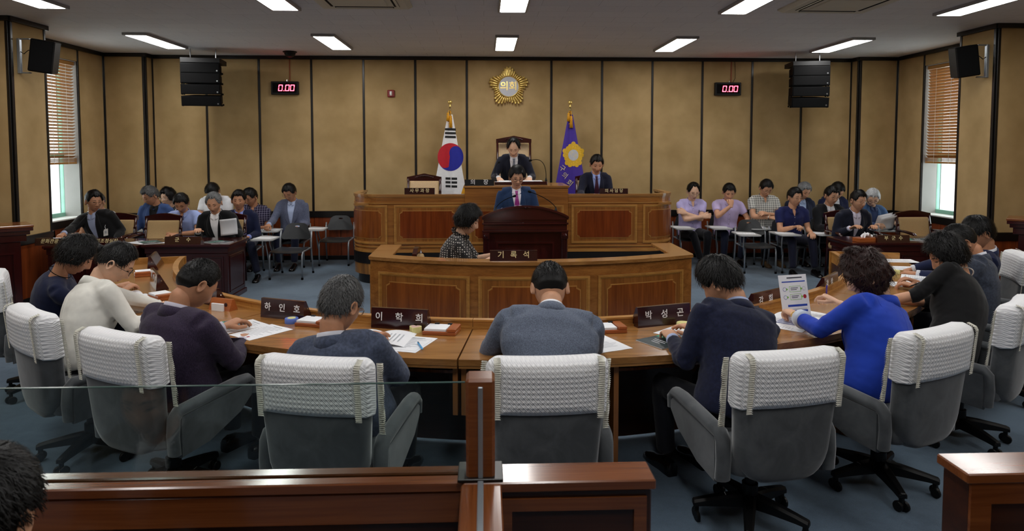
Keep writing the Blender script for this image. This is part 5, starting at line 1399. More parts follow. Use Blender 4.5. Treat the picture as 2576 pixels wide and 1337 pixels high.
    nrm = base/np.array([.0775**2, .099**2, .121**2]); nrm /= np.linalg.norm(nrm, axis=1)[:, None]
    hvv = (base+nrm*offs[:, None])
    hb = [tuple(v) for v in (hvv*sc_h)@HRn.T+Hcn]; hf = grid_faces(NA2, NE2)
    ok = np.where((m_ > .93) & ((th > .55*hthick) | (hair != 'crop')))[0]; nb = 2800 if fine else 600; rg_ = np.random.default_rng(int(sd*100) % 9999)
    crown = np.array([0, -.45, .89]); ups = 1.0 if hair in ('short', 'crop') else 1.3
    curly = hcol == 'hair_auburn' or hair == 'bob'
    ii = rg_.choice(ok, nb); n_ = nrm[ii]; p = hvv[ii]-n_*.002; fl = n_-crown; fl = fl-n_*np.sum(fl*n_, 1)[:, None]; fl /= np.linalg.norm(fl, axis=1)[:, None]+1e-6
    sv = np.cross(n_, fl); dd = fl+sv*rg_.normal(size=(nb, 1))*(.35 if not curly else 1.1); dd /= np.linalg.norm(dd, axis=1)[:, None]
    ln = rg_.uniform(.018, .042, (nb, 1))*(hthick/.016)**.4*(.32 if hair == 'crop' else 1); wd = .0016 if fine else .0026; lift = rg_.uniform(0, .006 if not curly else .012, (nb, 1))
    B5 = np.stack([p-sv*wd, p+sv*wd, p+dd*ln*.6+n_*(lift+.003)+sv*wd*.7, p+dd*ln*.6+n_*(lift+.003)-sv*wd*.7, p+dd*ln+n_*(lift*.8-.001)], 1).reshape(-1, 3)
    o_ = len(hb); hb += [tuple(v) for v in (B5*sc_h)@HRn.T+Hcn]
    for k in range(nb): hf += [(o_+5*k, o_+5*k+1, o_+5*k+2, o_+5*k+3), (o_+5*k+3, o_+5*k+2, o_+5*k+4)]
    ho = mesh_obj('hair', hb, hf, hcol, t)
    if hair == 'tied':
        q = MB(); b0 = HP((0, -.088, .040)); bk_ = HR @ Vector((0, -1, .25)); dn = Vector((0, 0, -1))
        for k in range(7):
            jx = (HR @ Vector((1, 0, 0)))*(.010*math.sin(k*2.1)); jz = bk_*.006*math.cos(k*1.7)
            q.tube([b0-bk_*.01, b0+bk_*.018+jx*.4, b0+bk_*.040+jx+jz+dn*.012, b0+bk_*.052+jx*1.4+jz+dn*.045, b0+bk_*.046+jx*1.5+jz+dn*.085, b0+bk_*.036+jx*1.7+dn*(.115+.004*k)], [.010, .010, .014, .014, .010, .002], 8)
        q.build('ponytail', hcol, ho, True)
    # ---------------- face details laid on the skin
    hb_ = BVHTree.FromPolygons(bv[:NA*NE], grid_faces(NA, NE)); fw_ = HR @ Vector((0, 1, 0))
    def patch(name, rows, m, off, par=t):
        """rows of (x, z) face coordinates laid on the head"""
        vs_ = []; n = len(rows[0])
        for r_ in rows:
            for x, z in r_:
                o0 = HP((x, .3, z)); hit = hb_.ray_cast(o0, -fw_)
                vs_.append(tuple((hit[0] if hit[0] else HP((x, .09, z)))+fw_*off))
        fs_ = [(j*n+i, j*n+i+1, (j+1)*n+i+1, (j+1)*n+i) for j in range(len(rows)-1) for i in range(n-1)]
        return mesh_obj(name, vs_, [f[::-1] for f in fs_], m, par)
    for s_ in (-1, 1):
        patch('eyebrow', [[(s_*(.013+.034*u), .0275-.002*u+.0035*math.sin(u*PI)+dz*(1.1-.6*u)) for u in np.linspace(0, 1, 7)] for dz in (-.003, .003)], 'brow', .0012)
        patch('eye', [[(s_*(.0185+.026*u), .003+dz*math.sin(PI*min(.97, max(.03, u)))+.001*u) for u in np.linspace(0, 1, 9)] for dz in (-.006*eyes-.0012, .006*eyes+.0012)], 'eye_dark', .0008)
    lm = 'lips_red' if fem else 'lips'
    patch('mouth', [[(.023*u, -.072+(dz*(1-u*u)-.0015*(u*u))) for u in np.linspace(-1, 1, 11)] for dz in (-.0085, -.001, .0065)], lm, .0008)
    if glasses:
        q = MB()
        for s_ in (-1, 1):
            c = np.array([s_*.033, .108, .0]); ring = [HP(c+np.array([.0235*math.cos(a), -.006*abs(math.cos(a)), .0165*math.sin(a)*(1 if math.sin(a) > 0 else 1.05)])) for a in np.linspace(0, 2*PI, 19)]
            q.tube(ring, .0013 if glasses != 'dark' else .0021, 6)
            q.tube([HP((s_*.056, .104, .006)), HP((s_*.077, .07, .006)), HP((s_*.081, .0, .006)), HP((s_*.081, -.02, -.006))], .0016, 6)
        q.tube([HP((-.011, .110, .003)), HP((0, .114, .005)), HP((.011, .110, .003))], .0013, 6)
        go_ = q.build('glasses', 'lens_rim' if glasses == 'dark' else 'rim_metal', t, True)
        for s_ in (-1, 1):
            q = MB(); q.add([tuple(HP((s_*.033+.0225*math.cos(a), .107-.005*abs(math.cos(a)), .0155*math.sin(a)))) for a in np.linspace(0, 2*PI, 16, endpoint=False)], [tuple(range(16))]); q.build('lens', 'lens', go_)
    # ---------------- collar, shirt front, lapels, tie laid on the garment
    def on(a, b, off, default=.10):
        o0 = Nb+r1*a-tg1*b+f1*.45; hit = bvh.ray_cast(o0, -f1)
        return (hit[0] if hit[0] is not None else Nb+r1*a-tg1*b+f1*default)+f1*off
    def sheet(name, rows, m, off, par, thick=0.0):
        vs_ = []; n = len(rows[0])
        for r_ in rows:
            for a, b in r_: vs_.append(tuple(on(a, b, off)))
        fs_ = [(j*n+i, j*n+i+1, (j+1)*n+i+1, (j+1)*n+i) for j in range(len(rows)-1) for i in range(n-1)]
        o = mesh_obj(name, vs_, fs_, m, par); 
        if thick: md = o.modifiers.new('thickness', 'SOLIDIFY'); md.thickness = thick; md.offset = 0
        return o
    def neckband(name, r0, r1_, z0, z1, a0, a1, m, par, dz=0.0, tilt=.25, th_=.004):
        vs_ = []; n = 26; axn = (tg1*.35+(at_-Nb).normalized()*.65).normalized(); fn = axn.cross(r1).normalized()
        for zz, rr_ in ((z0, r0), ((z0+z1)/2, (r0+r1_)/2+.003), (z1, r1_)):
            for i in range(n+1):
                a = a0+(a1-a0)*i/n   # 0 = front
                back = (1-math.cos(a))/2
                vs_.append(tuple(Nb+r1*rr_*math.sin(a)+fn*(rr_*1.02*math.cos(a))+axn*(zz-(1-back)*tilt*.12+dz)))
        fs_ = [(j*(n+1)+i, j*(n+1)+i+1, (j+1)*(n+1)+i+1, (j+1)*(n+1)+i) for j in range(2) for i in range(n)]
        o = mesh_obj(name, vs_, fs_, m, par); md = o.modifiers.new('thickness', 'SOLIDIFY'); md.thickness = th_; md.offset = 0; return o
    sm = cloth_mat('cloth_'+'_'.join(map(str, shirt))+'plain', shirt)
    if top in ('suit', 'ladyjacket'):
        if collar: neckband('shirt_collar', .069, .065, -.010, .044, .30, 2*PI-.30, sm, t)
        neckband('jacket_collar', .088, .078, -.03, .026, 1.1, 2*PI-1.1, gm, go, th_=.007)
        nb_ = .36; wv = lambda b: max(.004, .070*(1-b/nb_)**.9) if b > 0 else .060
        bs_ = np.linspace(-.012, nb_*.98, 14)
        fo = sheet('shirt_front', [[(wv(b)*u, b) for u in np.linspace(-1, 1, 9)] for b in bs_], sm, .0035, t)
        if lapel:
            for s_ in (-1, 1):
                lw = lambda b: .012+.062*math.sin(min(1, max(0, (b+.02)/(nb_*.75)))*PI*.62)*(1 if b < nb_*.62 else max(0, (nb_-b)/(nb_*.38)))
                sheet('lapel', [[(s_*(wv(b)*.9+lw(b)*u), b) for u in np.linspace(0, 1, 5)] for b in np.linspace(-.01, nb_*.99, 14)], gm, .0085, go, .004)
        if collar:
            for s_ in (-1, 1): sheet('collar_point', [[(s_*(.012+.040*u), -.012+.0+v*(.055-.02*u)) for u in np.linspace(0, 1, 4)] for v in np.linspace(0, 1, 4)], sm, .014, fo, .003)
        if tie:
            tm = cloth_mat('tie_'+'_'.join(map(str, tie)), tie, tiek, t2, .5)
            sheet('tie', [[(u*(.014+.020*sstep(0, .2, b)), b) for u in (-1, -.5, 0, .5, 1)] for b in np.linspace(.028, nb_*.98, 12)], tm, .010, t, .004)
            sheet('tie_knot', [[(u*(.020-.007*v), .000+.034*v) for u in (-1, -.5, 0, .5, 1)] for v in np.linspace(0, 1, 4)], tm, .016, t, .008)
        for i, (T, fd, Z, X) in enumerate(wrists):
            if top == 'suit' or cuff:
                q = MB(); S, E, T2 = arms[i]; d2 = (T2-E).normalized(); ln = (T2-E).length
                if cuff: q.tube([E+d2*ln*.62, E+d2*ln*.70, E+d2*ln*.80], [.056, .056, .052], 16); q.build('turned_cuff', cloth_mat('cloth_'+'_'.join(map(str, cuff))+'plain', cuff), go, True)
                else: q.tube([E+d2*(ln*.86), E+d2*(ln*.93), E+d2*(ln*.985)], [.036, .037, .036], 14); q.build('shirt_cuff', sm, t, True)
    elif top == 'shirt':
        neckband('collar', .078, .070, -.012, .034, .35, 2*PI-.35, gm, go, th_=.005)
        for s_ in (-1, 1): sheet('collar_point', [[(s_*(.022+.05*u), -.006+v*(.060-.025*u)) for u in np.linspace(0, 1, 4)] for v in np.linspace(0, 1, 4)], gm, .012, go, .004)
        sheet('placket', [[(u*.016, b) for u in (-1, 0, 1)] for b in np.linspace(.07, .42, 12)], gm, .004, go, .003)
        sheet('open_neck', [[(u*.03*(1-v*.95), .0+v*.075) for u in (-1, -.5, 0, .5, 1)] for v in np.linspace(0, 1, 5)], skin, .006, t)
        q = MB()
        for b in (.09, .17, .25, .33): 
            c = on(0, b, .007); q.lathe([(.0001, 0), (.0052, 0), (.0045, .002), (.0001, .002)], 8, tuple(c), 'Y')
        q.v = [(x, y, z) for x, y, z in q.v]; q.build('buttons', 'eye_white' if sum(tcol) < 200 else 'ink', go)['kind'] = 'stuff'
    elif top == 'blouse':
        for k, (z, r_) in enumerate(((.0, .080), (.018, .074))):
            vs_ = []; n = 90
            for zz, rr_ in ((z-.012, r_-.004), (z+.006, r_+.004), (z+.02, r_+.014)):
                for i in range(n+1):
                    a = 2*PI*i/n; w_ = 1+.09*math.sin(a*17+k*2)*(rr_ > r_); vs_.append(tuple(Nb+r1*rr_*w_*math.sin(a)+f1*(rr_*w_*math.cos(a))+tg1*(zz+.006*math.sin(a*17+1)*(rr_ > r_)-.015*math.cos(a))))
            mesh_obj('collar_frill', vs_, [(j*(n+1)+i, j*(n+1)+i+1, (j+1)*(n+1)+i+1, (j+1)*(n+1)+i) for j in range(2) for i in range(n)], gm, go)
        for s_ in (-.012, .012): sheet('front_frill', [[(s_+u*.012, b) for u in (-1, 0, 1)] for b in np.linspace(.0, .3, 40)], gm, .008, go, .002)
    if fine and top in ('suit', 'ladyjacket'):
        for S in (ShL, ShR):
            ax = (Nb-S).normalized(); c = S+ax*.04; u = ax.orthogonal().normalized(); v = ax.cross(u); pts = []
            for k in range(29):
                d = u*math.cos(2*PI*k/28)+v*math.sin(2*PI*k/28); h = bvh.ray_cast(c+d*.28, -d, .28)
                if h[0] is not None and (not pts or (h[0]-pts[-1]).length < .06): pts.append(h[0]-d*.0004)
            if len(pts) > 6: q = MB(); q.tube(pts, .0014, 6); q.build('armhole_seam', gm, go)
        pts = []
        for b in np.linspace(.03, .42, 18):
            h = bvh.ray_cast(Nb-tg1*b-f1*.45, f1, .6)
            if h[0] is not None: pts.append(h[0]+f1*.0004)
        if len(pts) > 4: q = MB(); q.tube(pts, .0013, 6); q.build('back_seam', gm, go)
    PEOPLE[label] = dict(t=t, Nb=Nb, r1=r1, f1=f1, tg1=tg1, on=on, HP=HP, wrists=wrists, arms=arms, M=Mi.inverted(), garment=go, sheet=sheet)
    if extras:
        for k, v in extras.items():
            if k == 'necklace':
                q = MB(); n = 40
                for i in range(n):
                    a = 2*PI*i/n; c = Nb+r1*.070*math.sin(a)+f1*(.072*math.cos(a)+.002)+tg1*(.014-.016*math.cos(a)); 
                    if v == 'pearl': q.lathe([(.0001, -.0045), (.0045*.8, -.003), (.0045, 0), (.0045*.8, .003), (.0001, .0045)], 8, tuple(c))
                if v != 'pearl': q.tube([tuple(Nb+r1*.069*math.sin(a)+f1*(.071*math.cos(a)+.002)+tg1*(.016-.016*math.cos(a))) for a in np.linspace(0, 2*PI, 33)], .0028, 6)
                q.build('necklace', 'pearl' if v == 'pearl' else 'black_matte', t, True)
            if k == 'earring':
                for s_ in (-1, 1): q = MB(); c = HP((s_*.092, -.006, -.037)); q.lathe([(.0001, -.006), (.005, -.004), (.0062, 0), (.005, .004), (.0001, .006)], 10, tuple(c)); q.build('earring', 'pearl', t, True)
            if k == 'bracelet':
                T, fd, Z, X = wrists[v]; q = MB(); c = T-fd*.03; q.tube([c+X*.034*math.cos(a)+Z*.03*math.sin(a) for a in np.linspace(0, 2*PI, 20)], .0035, 6); c = T-fd*.018; q.tube([c+X*.033*math.cos(a)+Z*.029*math.sin(a)+fd*.006*math.sin(a*3) for a in np.linspace(0, 2*PI, 24)], .0028, 6); q.build('bracelet', 'gold', t, True)
            if k == 'watch':
                T, fd, Z, X = wrists[v]; q = MB(); c = T-fd*.035; q.tube([c+X*.035*math.cos(a)+Z*.031*math.sin(a) for a in np.linspace(0, 2*PI, 20)], .006, 6); q.build('wristwatch', 'chrome', t, True)
            if k == 'pin':
                c = on(*v, .012); q = MB(); q.lathe([(.0001, 0), (.009, 0), (.007, .003), (.0001, .003)], 10, tuple(c), 'Y'); q.v = [(x, 2*c.y-y+0, z) for x, y, z in q.v]; q.build('lapel_pin', 'gold', t)
            if k == 'badge':
                q = MB(); c = on(*v, .02); X_, Z_ = r1, Vector((0, 0, 1))
                q.add([tuple(c+X_*a*.032+Z_*b*.045+f1*0) for a, b in ((-1, -1), (1, -1), (1, 1), (-1, 1))], [(0, 1, 2, 3)]); bo = q.build('name_badge', 'white_paint', t)
                q = MB(); q.add([tuple(c+X_*a*.014+Z_*(b*.017+.004)+f1*.002) for a, b in ((-1, -1), (1, -1), (1, 1), (-1, 1))], [(0, 1, 2, 3)]); q.build('photo', 'print_grey', bo)
                q = MB(); q.tube([c+Z_*.045, c+Z_*.075+X_*.01, c+Z_*.10], .003, 6); q.build('clip_strap', 'paper', bo)
            if k == 'pocket_pen':
                q = MB(); c = on(*v, .006); q.tube([c-tg1*.03, c+tg1*.03], .004, 6); q.build('pocket_pen', 'black_plastic', t)
    return t
# ---------------------------------------------------------------- lecture chairs
TS = .90
tc.scale = (1, 1, TS)
place_tablet('e1', -2.74, 9.725, 178, 'empty lecture chair in front, left of the presiding bench')
place_tablet('e2', -2.33, 10.83, 180, 'empty lecture chair against the wall, left of the presiding bench')
place_tablet('e3', 4.02, 9.92, 176, 'empty lecture chair with a paper, right of the presiding bench')
place_tablet('e4', 6.28, 10.30, 170, 'empty lecture chair catching window light at the far right')
# ---------------------------------------------------------------- people on lecture chairs
def sitter(key, label, hx, hy_, hz, back=.15, rz=180, chair=None, **k):
    x, y = hx+k.pop('dx', 0), hy_+back
    f = Vector((-math.sin(R(rz)), math.cos(R(rz))))
    place_tablet(key, x+f.x*.06, y+f.y*.06, rz, 'lecture chair under the '+label.split(',')[0])
    return person(label, (x, y, .475), rz, (hx, hy_, hz), **k)
tb = .64
far = dict(hands=((-.13, .30, .66), (.20, .36, tb)), hpose=('relaxed', 'pen'))
NAVY = (24, 30, 56); DARK = (20, 21, 26); TROUS = (22, 24, 36)
sitter('R1', 'person in the lavender short sleeved shirt with crossed arms', 3.303, 10.65, 1.142, hp=22, top='shirt', tcol=(188, 178, 226), hands=((.13, .22, .80), (-.12, .26, .75)), hpose=('relaxed', 'relaxed'), elbow=((-1, .2, -.9), (1, .2, -.9)), glasses='thin', bald=.8, skin='skin_fair', bottom=(20, 20, 26), feet=((-.16, .34), (-.05, .42)), extras={'pocket_pen': (-.09, .14)}, pal=((0, -1, -.3), (0, -1, -.3)))
sitter('R2', 'person in the lavender shirt resting chin on a hand', 3.877, 10.65, 1.128, hp=24, hy=-8, top='shirt', tcol=(196, 180, 222), hands=((-.16, .30, .60), ('w', 3.85, 10.47, .93)), hpose=('relaxed', 'fist'), elbow=((-1, -.3, -.6), (.6, .6, -1)), pal=(None, (0, -1, .2)), fdir=(None, (-.1, -.3, 1)), bottom=(30, 34, 54), skin='skin', feet=((-.1, .42), (.16, .40)))
sitter('R3', 'person in the black and white checked shirt looking down', 4.451, 10.6, 1.193, hp=30, top='shirt', tcol=(206, 206, 200), tkind='plaid', t2=(36, 44, 52), hands=((.02, .27, .80), (-.02, .31, .74)), elbow=((-1, -.1, -.8), (1, -.1, -.8)), glasses='thin', bottom=(26, 28, 36), shoe='shoe_brown', extras={'watch': 1}, girth=1.05, pal=((0, -.6, -.8), (0, -.6, -.8)))
sitter('R4', 'person in the navy short sleeved shirt writing on a tablet', 4.567, 9.85, 1.101, hp=6, hy=14, top='shirt', tcol=(30, 36, 84), hands=(('w', 4.72, 9.62, .60), ('w', 4.45, 9.60, .69)), hpose=('relaxed', 'pen'), glasses='thin', bottom=(24, 26, 44), feet=((-.16, .50), (.17, .52)), hair='short', hthick=.02)
sitter('R5', 'person in the dark blazer and pale blue shirt, behind the navy short sleeved shirt', 5.084, 10.65, 1.144, hp=26, hy=10, top='suit', tcol=(28, 34, 56), shirt=(170, 190, 226), hcol='hair_grey', **far)
sitter('R6', 'person in the black suit and white shirt writing, wearing glasses', 5.122, 9.85, 1.123, hp=14, hy=6, top='suit', tcol=(16, 17, 22), hands=(('w', 5.28, 9.56, .66), ('w', 4.98, 9.56, .69)), hpose=('relaxed', 'pen'), glasses='thin')
sitter('R7', 'person in the navy suit bowing the head in the back row, right', 5.626, 10.65, 1.149, hp=40, top='suit', tcol=(26, 32, 64), **far)
sitter('R9', 'person in the blue denim jacket reading fanned sheets, far right', 5.77, 9.9, 1.088, hp=32, hy=-24, top='suit', tcol=(52, 80, 118), tkind='tweed', shirt=(46, 60, 96), hcol='hair_silver', hthick=.02, glasses='dark', hands=(('w', 5.95, 9.62, .74), ('w', 5.66, 9.60, .72)), hpose=('pen', 'pen'), skin='skin_fair')
sitter('L0', 'person in the white shirt mostly hidden behind the badge wearer', -5.40, 9.72, 1.07, hp=20, top='shirt', tcol=(226, 228, 230), hcol='hair_salt', rz=176, **far)
sitter('L2', 'person in the blue jacket and dark shirt looking down', -4.82, 10.05, 1.135, hp=26, hy=-34, top='suit', tcol=(54, 76, 122), shirt=(24, 24, 28), hcol='hair_salt', hthick=.024, glasses='thin', skin='skin_tan', **far)
sitter('L3', 'person in the dark lace patterned top', -4.86, 10.68, 1.075, hp=8, hy=-22, top='blouse', tcol=(24, 24, 28), tkind='lace', t2=(190, 190, 190), hair='bob', fem=1, hthick=.026, glasses='thin', skin='skin_fair', sh=.18, **far)
sitter('L4', 'person in the pale blue short sleeved shirt looking down', -4.19, 9.6, 1.065, hp=32, hy=8, top='shirt', tcol=(160, 176, 226), hands=((-.02, .36, .66), (.06, .38, .66)), hpose=('relaxed', 'relaxed'), elbow=((-1, -.3, -.5), (1, -.3, -.5)), skin='skin_tan')
sitter('L5', 'person in the white shirt with bowed head, behind the curved paper', -4.158, 10.62, 1.164, hp=55, top='shirt', tcol=(232, 234, 238), **far)
sitter('L7', 'person in the navy jacket and blue shirt facing the camera', -3.476, 9.8, 1.083, hp=3, hy=4, top='suit', tcol=(26, 32, 62), shirt=(140, 156, 222), hands=((-.14, .34, .58), ('w', -3.42, 9.46, .58)), hpose=('relaxed', 'relaxed'), skin='skin_tan', eyes=.5, bottom=(22, 26, 46), feet=((-.30, .52), (.10, .44)), rz=186)
sitter('L8', 'person in the dark checked shirt and glasses, back row left', -3.579, 10.58, 1.075, hp=24, hy=-22, top='shirt', tcol=(38, 34, 60), tkind='plaid', t2=(140, 136, 160), glasses='dark', hands=((-.10, .30, .62), (.16, .34, tb)), hpose=('relaxed', 'pen'), skin='skin_tan', girth=1.05)
sitter('L9', 'person in the grey jacket writing, alone by the left wall panels', -2.99, 10.6, 1.143, hp=28, hy=-14, top='suit', tcol=(90, 96, 118), tkind='tweed', shirt=(176, 190, 222), hands=((-.13, .30, .62), ('w', -3.22, 10.28, .68)), hpose=('relaxed', 'pen'), glasses='thin', bottom=(30, 34, 56), rz=182, skin='skin_tan')
# ---------------------------------------------------------------- people at the mahogany tables
person('person in the black suit with a white badge at the far left table', (-5.06, 9.36, .50), 180, (-5.149, 9.2, 1.123), hp=8, hy=50, top='suit', tcol=(16, 16, 18), shirt=(160, 170, 200), hands=((-.20, .22, .60), ('w', -5.27, 8.66, .73)), hpose=('relaxed', 'relaxed'), glasses='thin', skin='skin_tan', extras={'badge': (-.13, .24)}, sh=.21)
person('person in the black suit and white shirt holding a curved paper', (-3.54, 9.34, .50), 180, (-3.553, 9.1, 1.105), hp=24, hy=6, top='suit', tcol=(15, 16, 19), shirt=(236, 236, 238), hcol='hair_grey', hthick=.02, bald=.5, hands=(('w', -3.22, 8.86, .78), (.17, .38, .745)), hpose=('pen', 'relaxed'), skin='skin', extras={'pin': (-.115, .12)}, sh=.21)
person('person in the navy suit and pale shirt with glasses at the right table', (5.10, 9.36, .50), 182, (5.105, 9.1, 1.11), hp=10, hy=10, top='suit', tcol=(22, 26, 42), shirt=(212, 208, 226), glasses='thin', hands=((-.16, .34, .745), (.16, .36, .745)), sh=.21, hthick=.018)
# ---------------------------------------------------------------- the dais, lectern and recorder
person('person in the dark suit standing and leaning on the presiding bench', (.43, 10.12, 1.26), 180, (.424, 9.85, 1.835), hp=34, hy=-4, top='suit', tcol=(20, 23, 38), shirt=(226, 226, 230), tie=(120, 124, 136), hands=(('w', .64, 9.66, 1.40), ('w', .205, 9.66, 1.40)), hpose=('flat', 'flat'), pal=((0, 0, -1), (0, 0, -1)), fdir=((.1, 1, -.1), (-.1, 1, -.1)), elbow=((-.25, -1, .0), (.25, -1, .0)), bald=1.0, feet=((-.12, -.02), (.12, -.02)), stand=True, skin='skin_fair', extras={'floor': PZ, 'pin': (-.10, .12)}, sh=.195)
person('person in the blue suit and magenta tie speaking at the lectern', (.43, 8.84, .86), 180, (.418, 8.72, 1.452), hp=16, hy=6, top='suit', tcol=(34, 54, 88), shirt=(226, 222, 232), tie=(142, 44, 122), tiek='dots', t2=(190, 120, 176), hands=((-.20, .30, 1.04), (.20, .30, 1.04)), hpose=('flat', 'flat'), glasses='dark', feet=((-.11, 0), (.11, 0)), stand=True, skin='skin', hthick=.026, sh=.21, fine=True)
person('person in the polka dot blouse typing at the recorder desk', (-.30, 6.80, .50), -90, (-.171, 6.75, 1.105), hp=18, hy=-4, top='blouse', tcol=(44, 42, 42), tkind='dots', t2=(214, 208, 200), hair='bob', fem=1, hthick=.034, skin='skin_fair', hands=(('w', .13, 6.70, .775), ('w', .11, 6.60, .775)), hpose=('relaxed', 'relaxed'), bottom=(26, 26, 30), fine=True, sh=.195, girth=1.12, full=.8, eyes=.35)
rcchair = wood_chair('mahogany chair under the recorder', (-.36, 6.80, 0), -90, .80, .46)
person('person in the navy suit and dark tie seated on the right of the dais', (1.66, 10.20, PZ+.50), 180, (1.656, 10.0, 1.586), hp=20, hy=0, top='suit', tcol=(24, 27, 46), shirt=(150, 170, 228), tie=(60, 24, 46), hands=((-.14, .46, 1.115-0), ('w', 1.40, 9.66, 1.13)), hpose=('relaxed', 'pen'), feet=((-.11, .36), (.11, .36)), extras={'floor': PZ}, hthick=.022, skin='skin', sh=.195)
# ---------------------------------------------------------------- council members around the curved desk
def member(label, ph, head, r_=4.17, drz=0, **k):
    x, y = ringpt(R(ph), r_)
    return person(label, (x, y, .50), ph+drz, head, fine=True, **k)
DH = .755
member('person in the navy dress with a thin cord necklace', -55.0, (-2.90, 4.93, 1.06), hp=34, hy=-10, top='dress', tcol=(24, 30, 58), hair='bob', fem=1, hthick=.029, hands=((-.12, .42, DH), (.14, .42, DH)), extras={'necklace': 'cord'}, bottom=(24, 30, 58), skin='skin_tan', sh=.19)
member('person in the white jacket reading an open booklet', -42.0, (-2.40, 4.50, 1.075), hp=38, hy=-26, top='ladyjacket', tcol=(226, 224, 216), shirt=(226, 224, 216), collar=False, lapel=False, hair='tied', fem=1, hthick=.013, hands=((-.05, .52, DH), (.14, .47, DH)), hpose=('flat', 'flat'), bottom=(40, 40, 46), glasses='dark', skin='skin_fair', sh=.19)
member('person in the purple tweed jacket, back to the camera', -27.5, (-1.565, 3.735, 1.08), hp=40, hy=-14, top='suit', tcol=(50, 40, 60), tkind='tweed', shirt=(190, 186, 200), hair='crop', hcol='hair_black', hthick=.010, hands=((-.12, .38, DH), (.08, .33, .70)), elbow=(None, (.9, -.5, -1)), sh=.225, girth=1.08, skin='skin_tan')
member('person in the slate blue jacket and glasses, back to the camera', -13.0, (-.705, 3.33, 1.05), hp=24, hy=-16, top='suit', tcol=(72, 80, 100), tkind='check', shirt=(214, 214, 224), hcol='hair_salt', hthick=.014, hands=((-.10, .36, DH), (.07, .33, .70)), elbow=(None, (.9, -.4, -1)), glasses='thin', sh=.225, girth=1.05, skin='skin_tan')
member('person in the mid grey jacket bent over the desk at the centre', -.2, (.355, 3.66, 1.058), hp=44, hy=0, top='suit', tcol=(92, 100, 116), tkind='tweed', shirt=(232, 232, 238), hair='crop', hthick=.017, hands=((-.03, .50, DH), (.06, .50, DH)), elbow=((-1, -.25, -.35), (1, -.25, -.35)), sh=.245, girth=1.08)
member('person in the navy suit turning the head to the left', 13.2, (1.30, 3.66, 1.082), r_=4.16, hp=34, hy=30, top='suit', tcol=(20, 25, 50), tkind='check', shirt=(176, 190, 226), hthick=.024, hands=((-.08, .42, DH), (.10, .42, DH)), elbow=((-.6, -.4, -1), None), sh=.225, drz=4)
member('person in the bright blue jacket holding up a page', 26.0, (2.21, 3.82, 1.082), hp=26, hy=26, top='ladyjacket', tcol=(34, 66, 178), shirt=(34, 66, 178), collar=False, hair='long', hcol='hair_auburn', fem=1, hthick=.030, hands=(('w', 1.90, 4.06, .80), ('w', 2.27, 4.27, .83)), hpose=('pen', 'pen'), elbow=((-.8, -.4, -.7), (1, -.2, -.9)), cuff=(206, 216, 232), skin='skin_fair', bottom=(34, 36, 60), extras={'bracelet': 0}, drz=8, sh=.205, girth=1.08)
member('person in the black dress with pearl necklace and earrings', 40.5, (3.19, 4.54, 1.083), hp=30, hy=36, top='dress', tcol=(12, 12, 14), hair='bob', fem=1, hthick=.032, hands=((-.10, .44, DH+.01), (.10, .42, DH)), elbow=((-.7, -.2, -1), (.7, -.2, -1)), hpose=('pen', 'relaxed'), extras={'necklace': 'pearl', 'earring': 1}, bottom=(12, 12, 14), sh=.20, girth=1.1, skin='skin')
member('person in the charcoal jacket beside the pearl necklace', 54.0, (3.66, 5.06, 1.10), hp=40, hy=14, top='suit', tcol=(58, 64, 78), tkind='check', shirt=(214, 216, 226), hair='crop', hthick=.014, hands=((-.10, .36, DH), (.10, .36, DH)), sh=.225, girth=1.06, skin='skin_tan')
member('person in the navy jacket at the far right of the curved desk', 66.0, (4.14, 5.52, 1.11), hp=22, hy=14, top='suit', tcol=(30, 38, 70), shirt=(220, 222, 230), hthick=.022, hands=((-.12, .34, .73), (.12, .34, .73)), sh=.22, skin='skin_tan')
# ---------------------------------------------------------------- a spectator's head in the foreground
gx = thing('gallery_bench', 'gallery bench under the spectator at the lower left', 'bench', (-1.06, 1.42, 0))
q = MB(); q.cbox(-.6, .6, -.22, .22, .39, .43); q.build('seat', 'rail_wood', gx)
for sx in (-.5, .5): q = MB(); q.cbox(sx-.03, sx+.03, -.18, .18, 0, .39); q.build('support', 'rail_face', gx)
person('person seated in the dark foreground, back of the head only', (-1.10, 1.36, .47), 0, (-1.10, 1.50, 1.0), hp=10, top='suit', tcol=(14, 14, 16), hthick=.02, hands=((-.14, .24, .60), (.14, .24, .60)), feet=((-.12, .30), (.12, .30)), fine=True)
# ================================================================ THINGS ON THE DESKS
def desk_rz(x, y): return math.atan2(x-OC.x, OC.y-y)     # heading of somebody seated outside the ring
def np_desk(label, body, L_, Rr, **k):
    c = ((L_[0]+Rr[0])/2, (L_[1]+Rr[1])/2); rz = math.atan2(Rr[1]-L_[1], Rr[0]-L_[0]); w_ = math.dist(L_, Rr)
    d_ = Vector((OC.x-c[0], OC.y-c[1])).normalized()*.035
    return nameplate(label, body, (c[0]+d_.x, c[1]+d_.y, DZ), rz, max(.30, w_), .125, .056, spacing=1.0, **k)
np_desk('dark name plate in front of the slate blue jacket, beside the blue tape', '하    인    호', (-1.462, 4.463), (-1.152, 4.335))
np_desk('dark name plate left of the centre person, beside the heart note pad', '이     학     희', (-.695, 4.164), (-.345, 4.076))
np_desk('dark name plate in front of the person in the navy suit', '박    성    곤', (.936, 4.085), (1.295, 4.20))
np_desk('dark name plate behind the raised page', '강    희       ', (1.80, 4.44), (2.12, 4.66))
np_desk('dark name plate beside the bright blue jacket', '강    상       ', (2.56, 4.98), (2.80, 5.24))
np_desk('dark name plate half hidden by the person in purple', '', (-2.13, 4.98), (-1.86, 4.76))
np_desk('dark name plate on the left arm of the curved desk, nearer one', '이    이    희', (-2.74, 5.66), (-2.53, 5.32))
np_desk('dark name plate on the left arm of the curved desk, farther one', '', (-3.13, 6.55), (-3.03, 6.22))
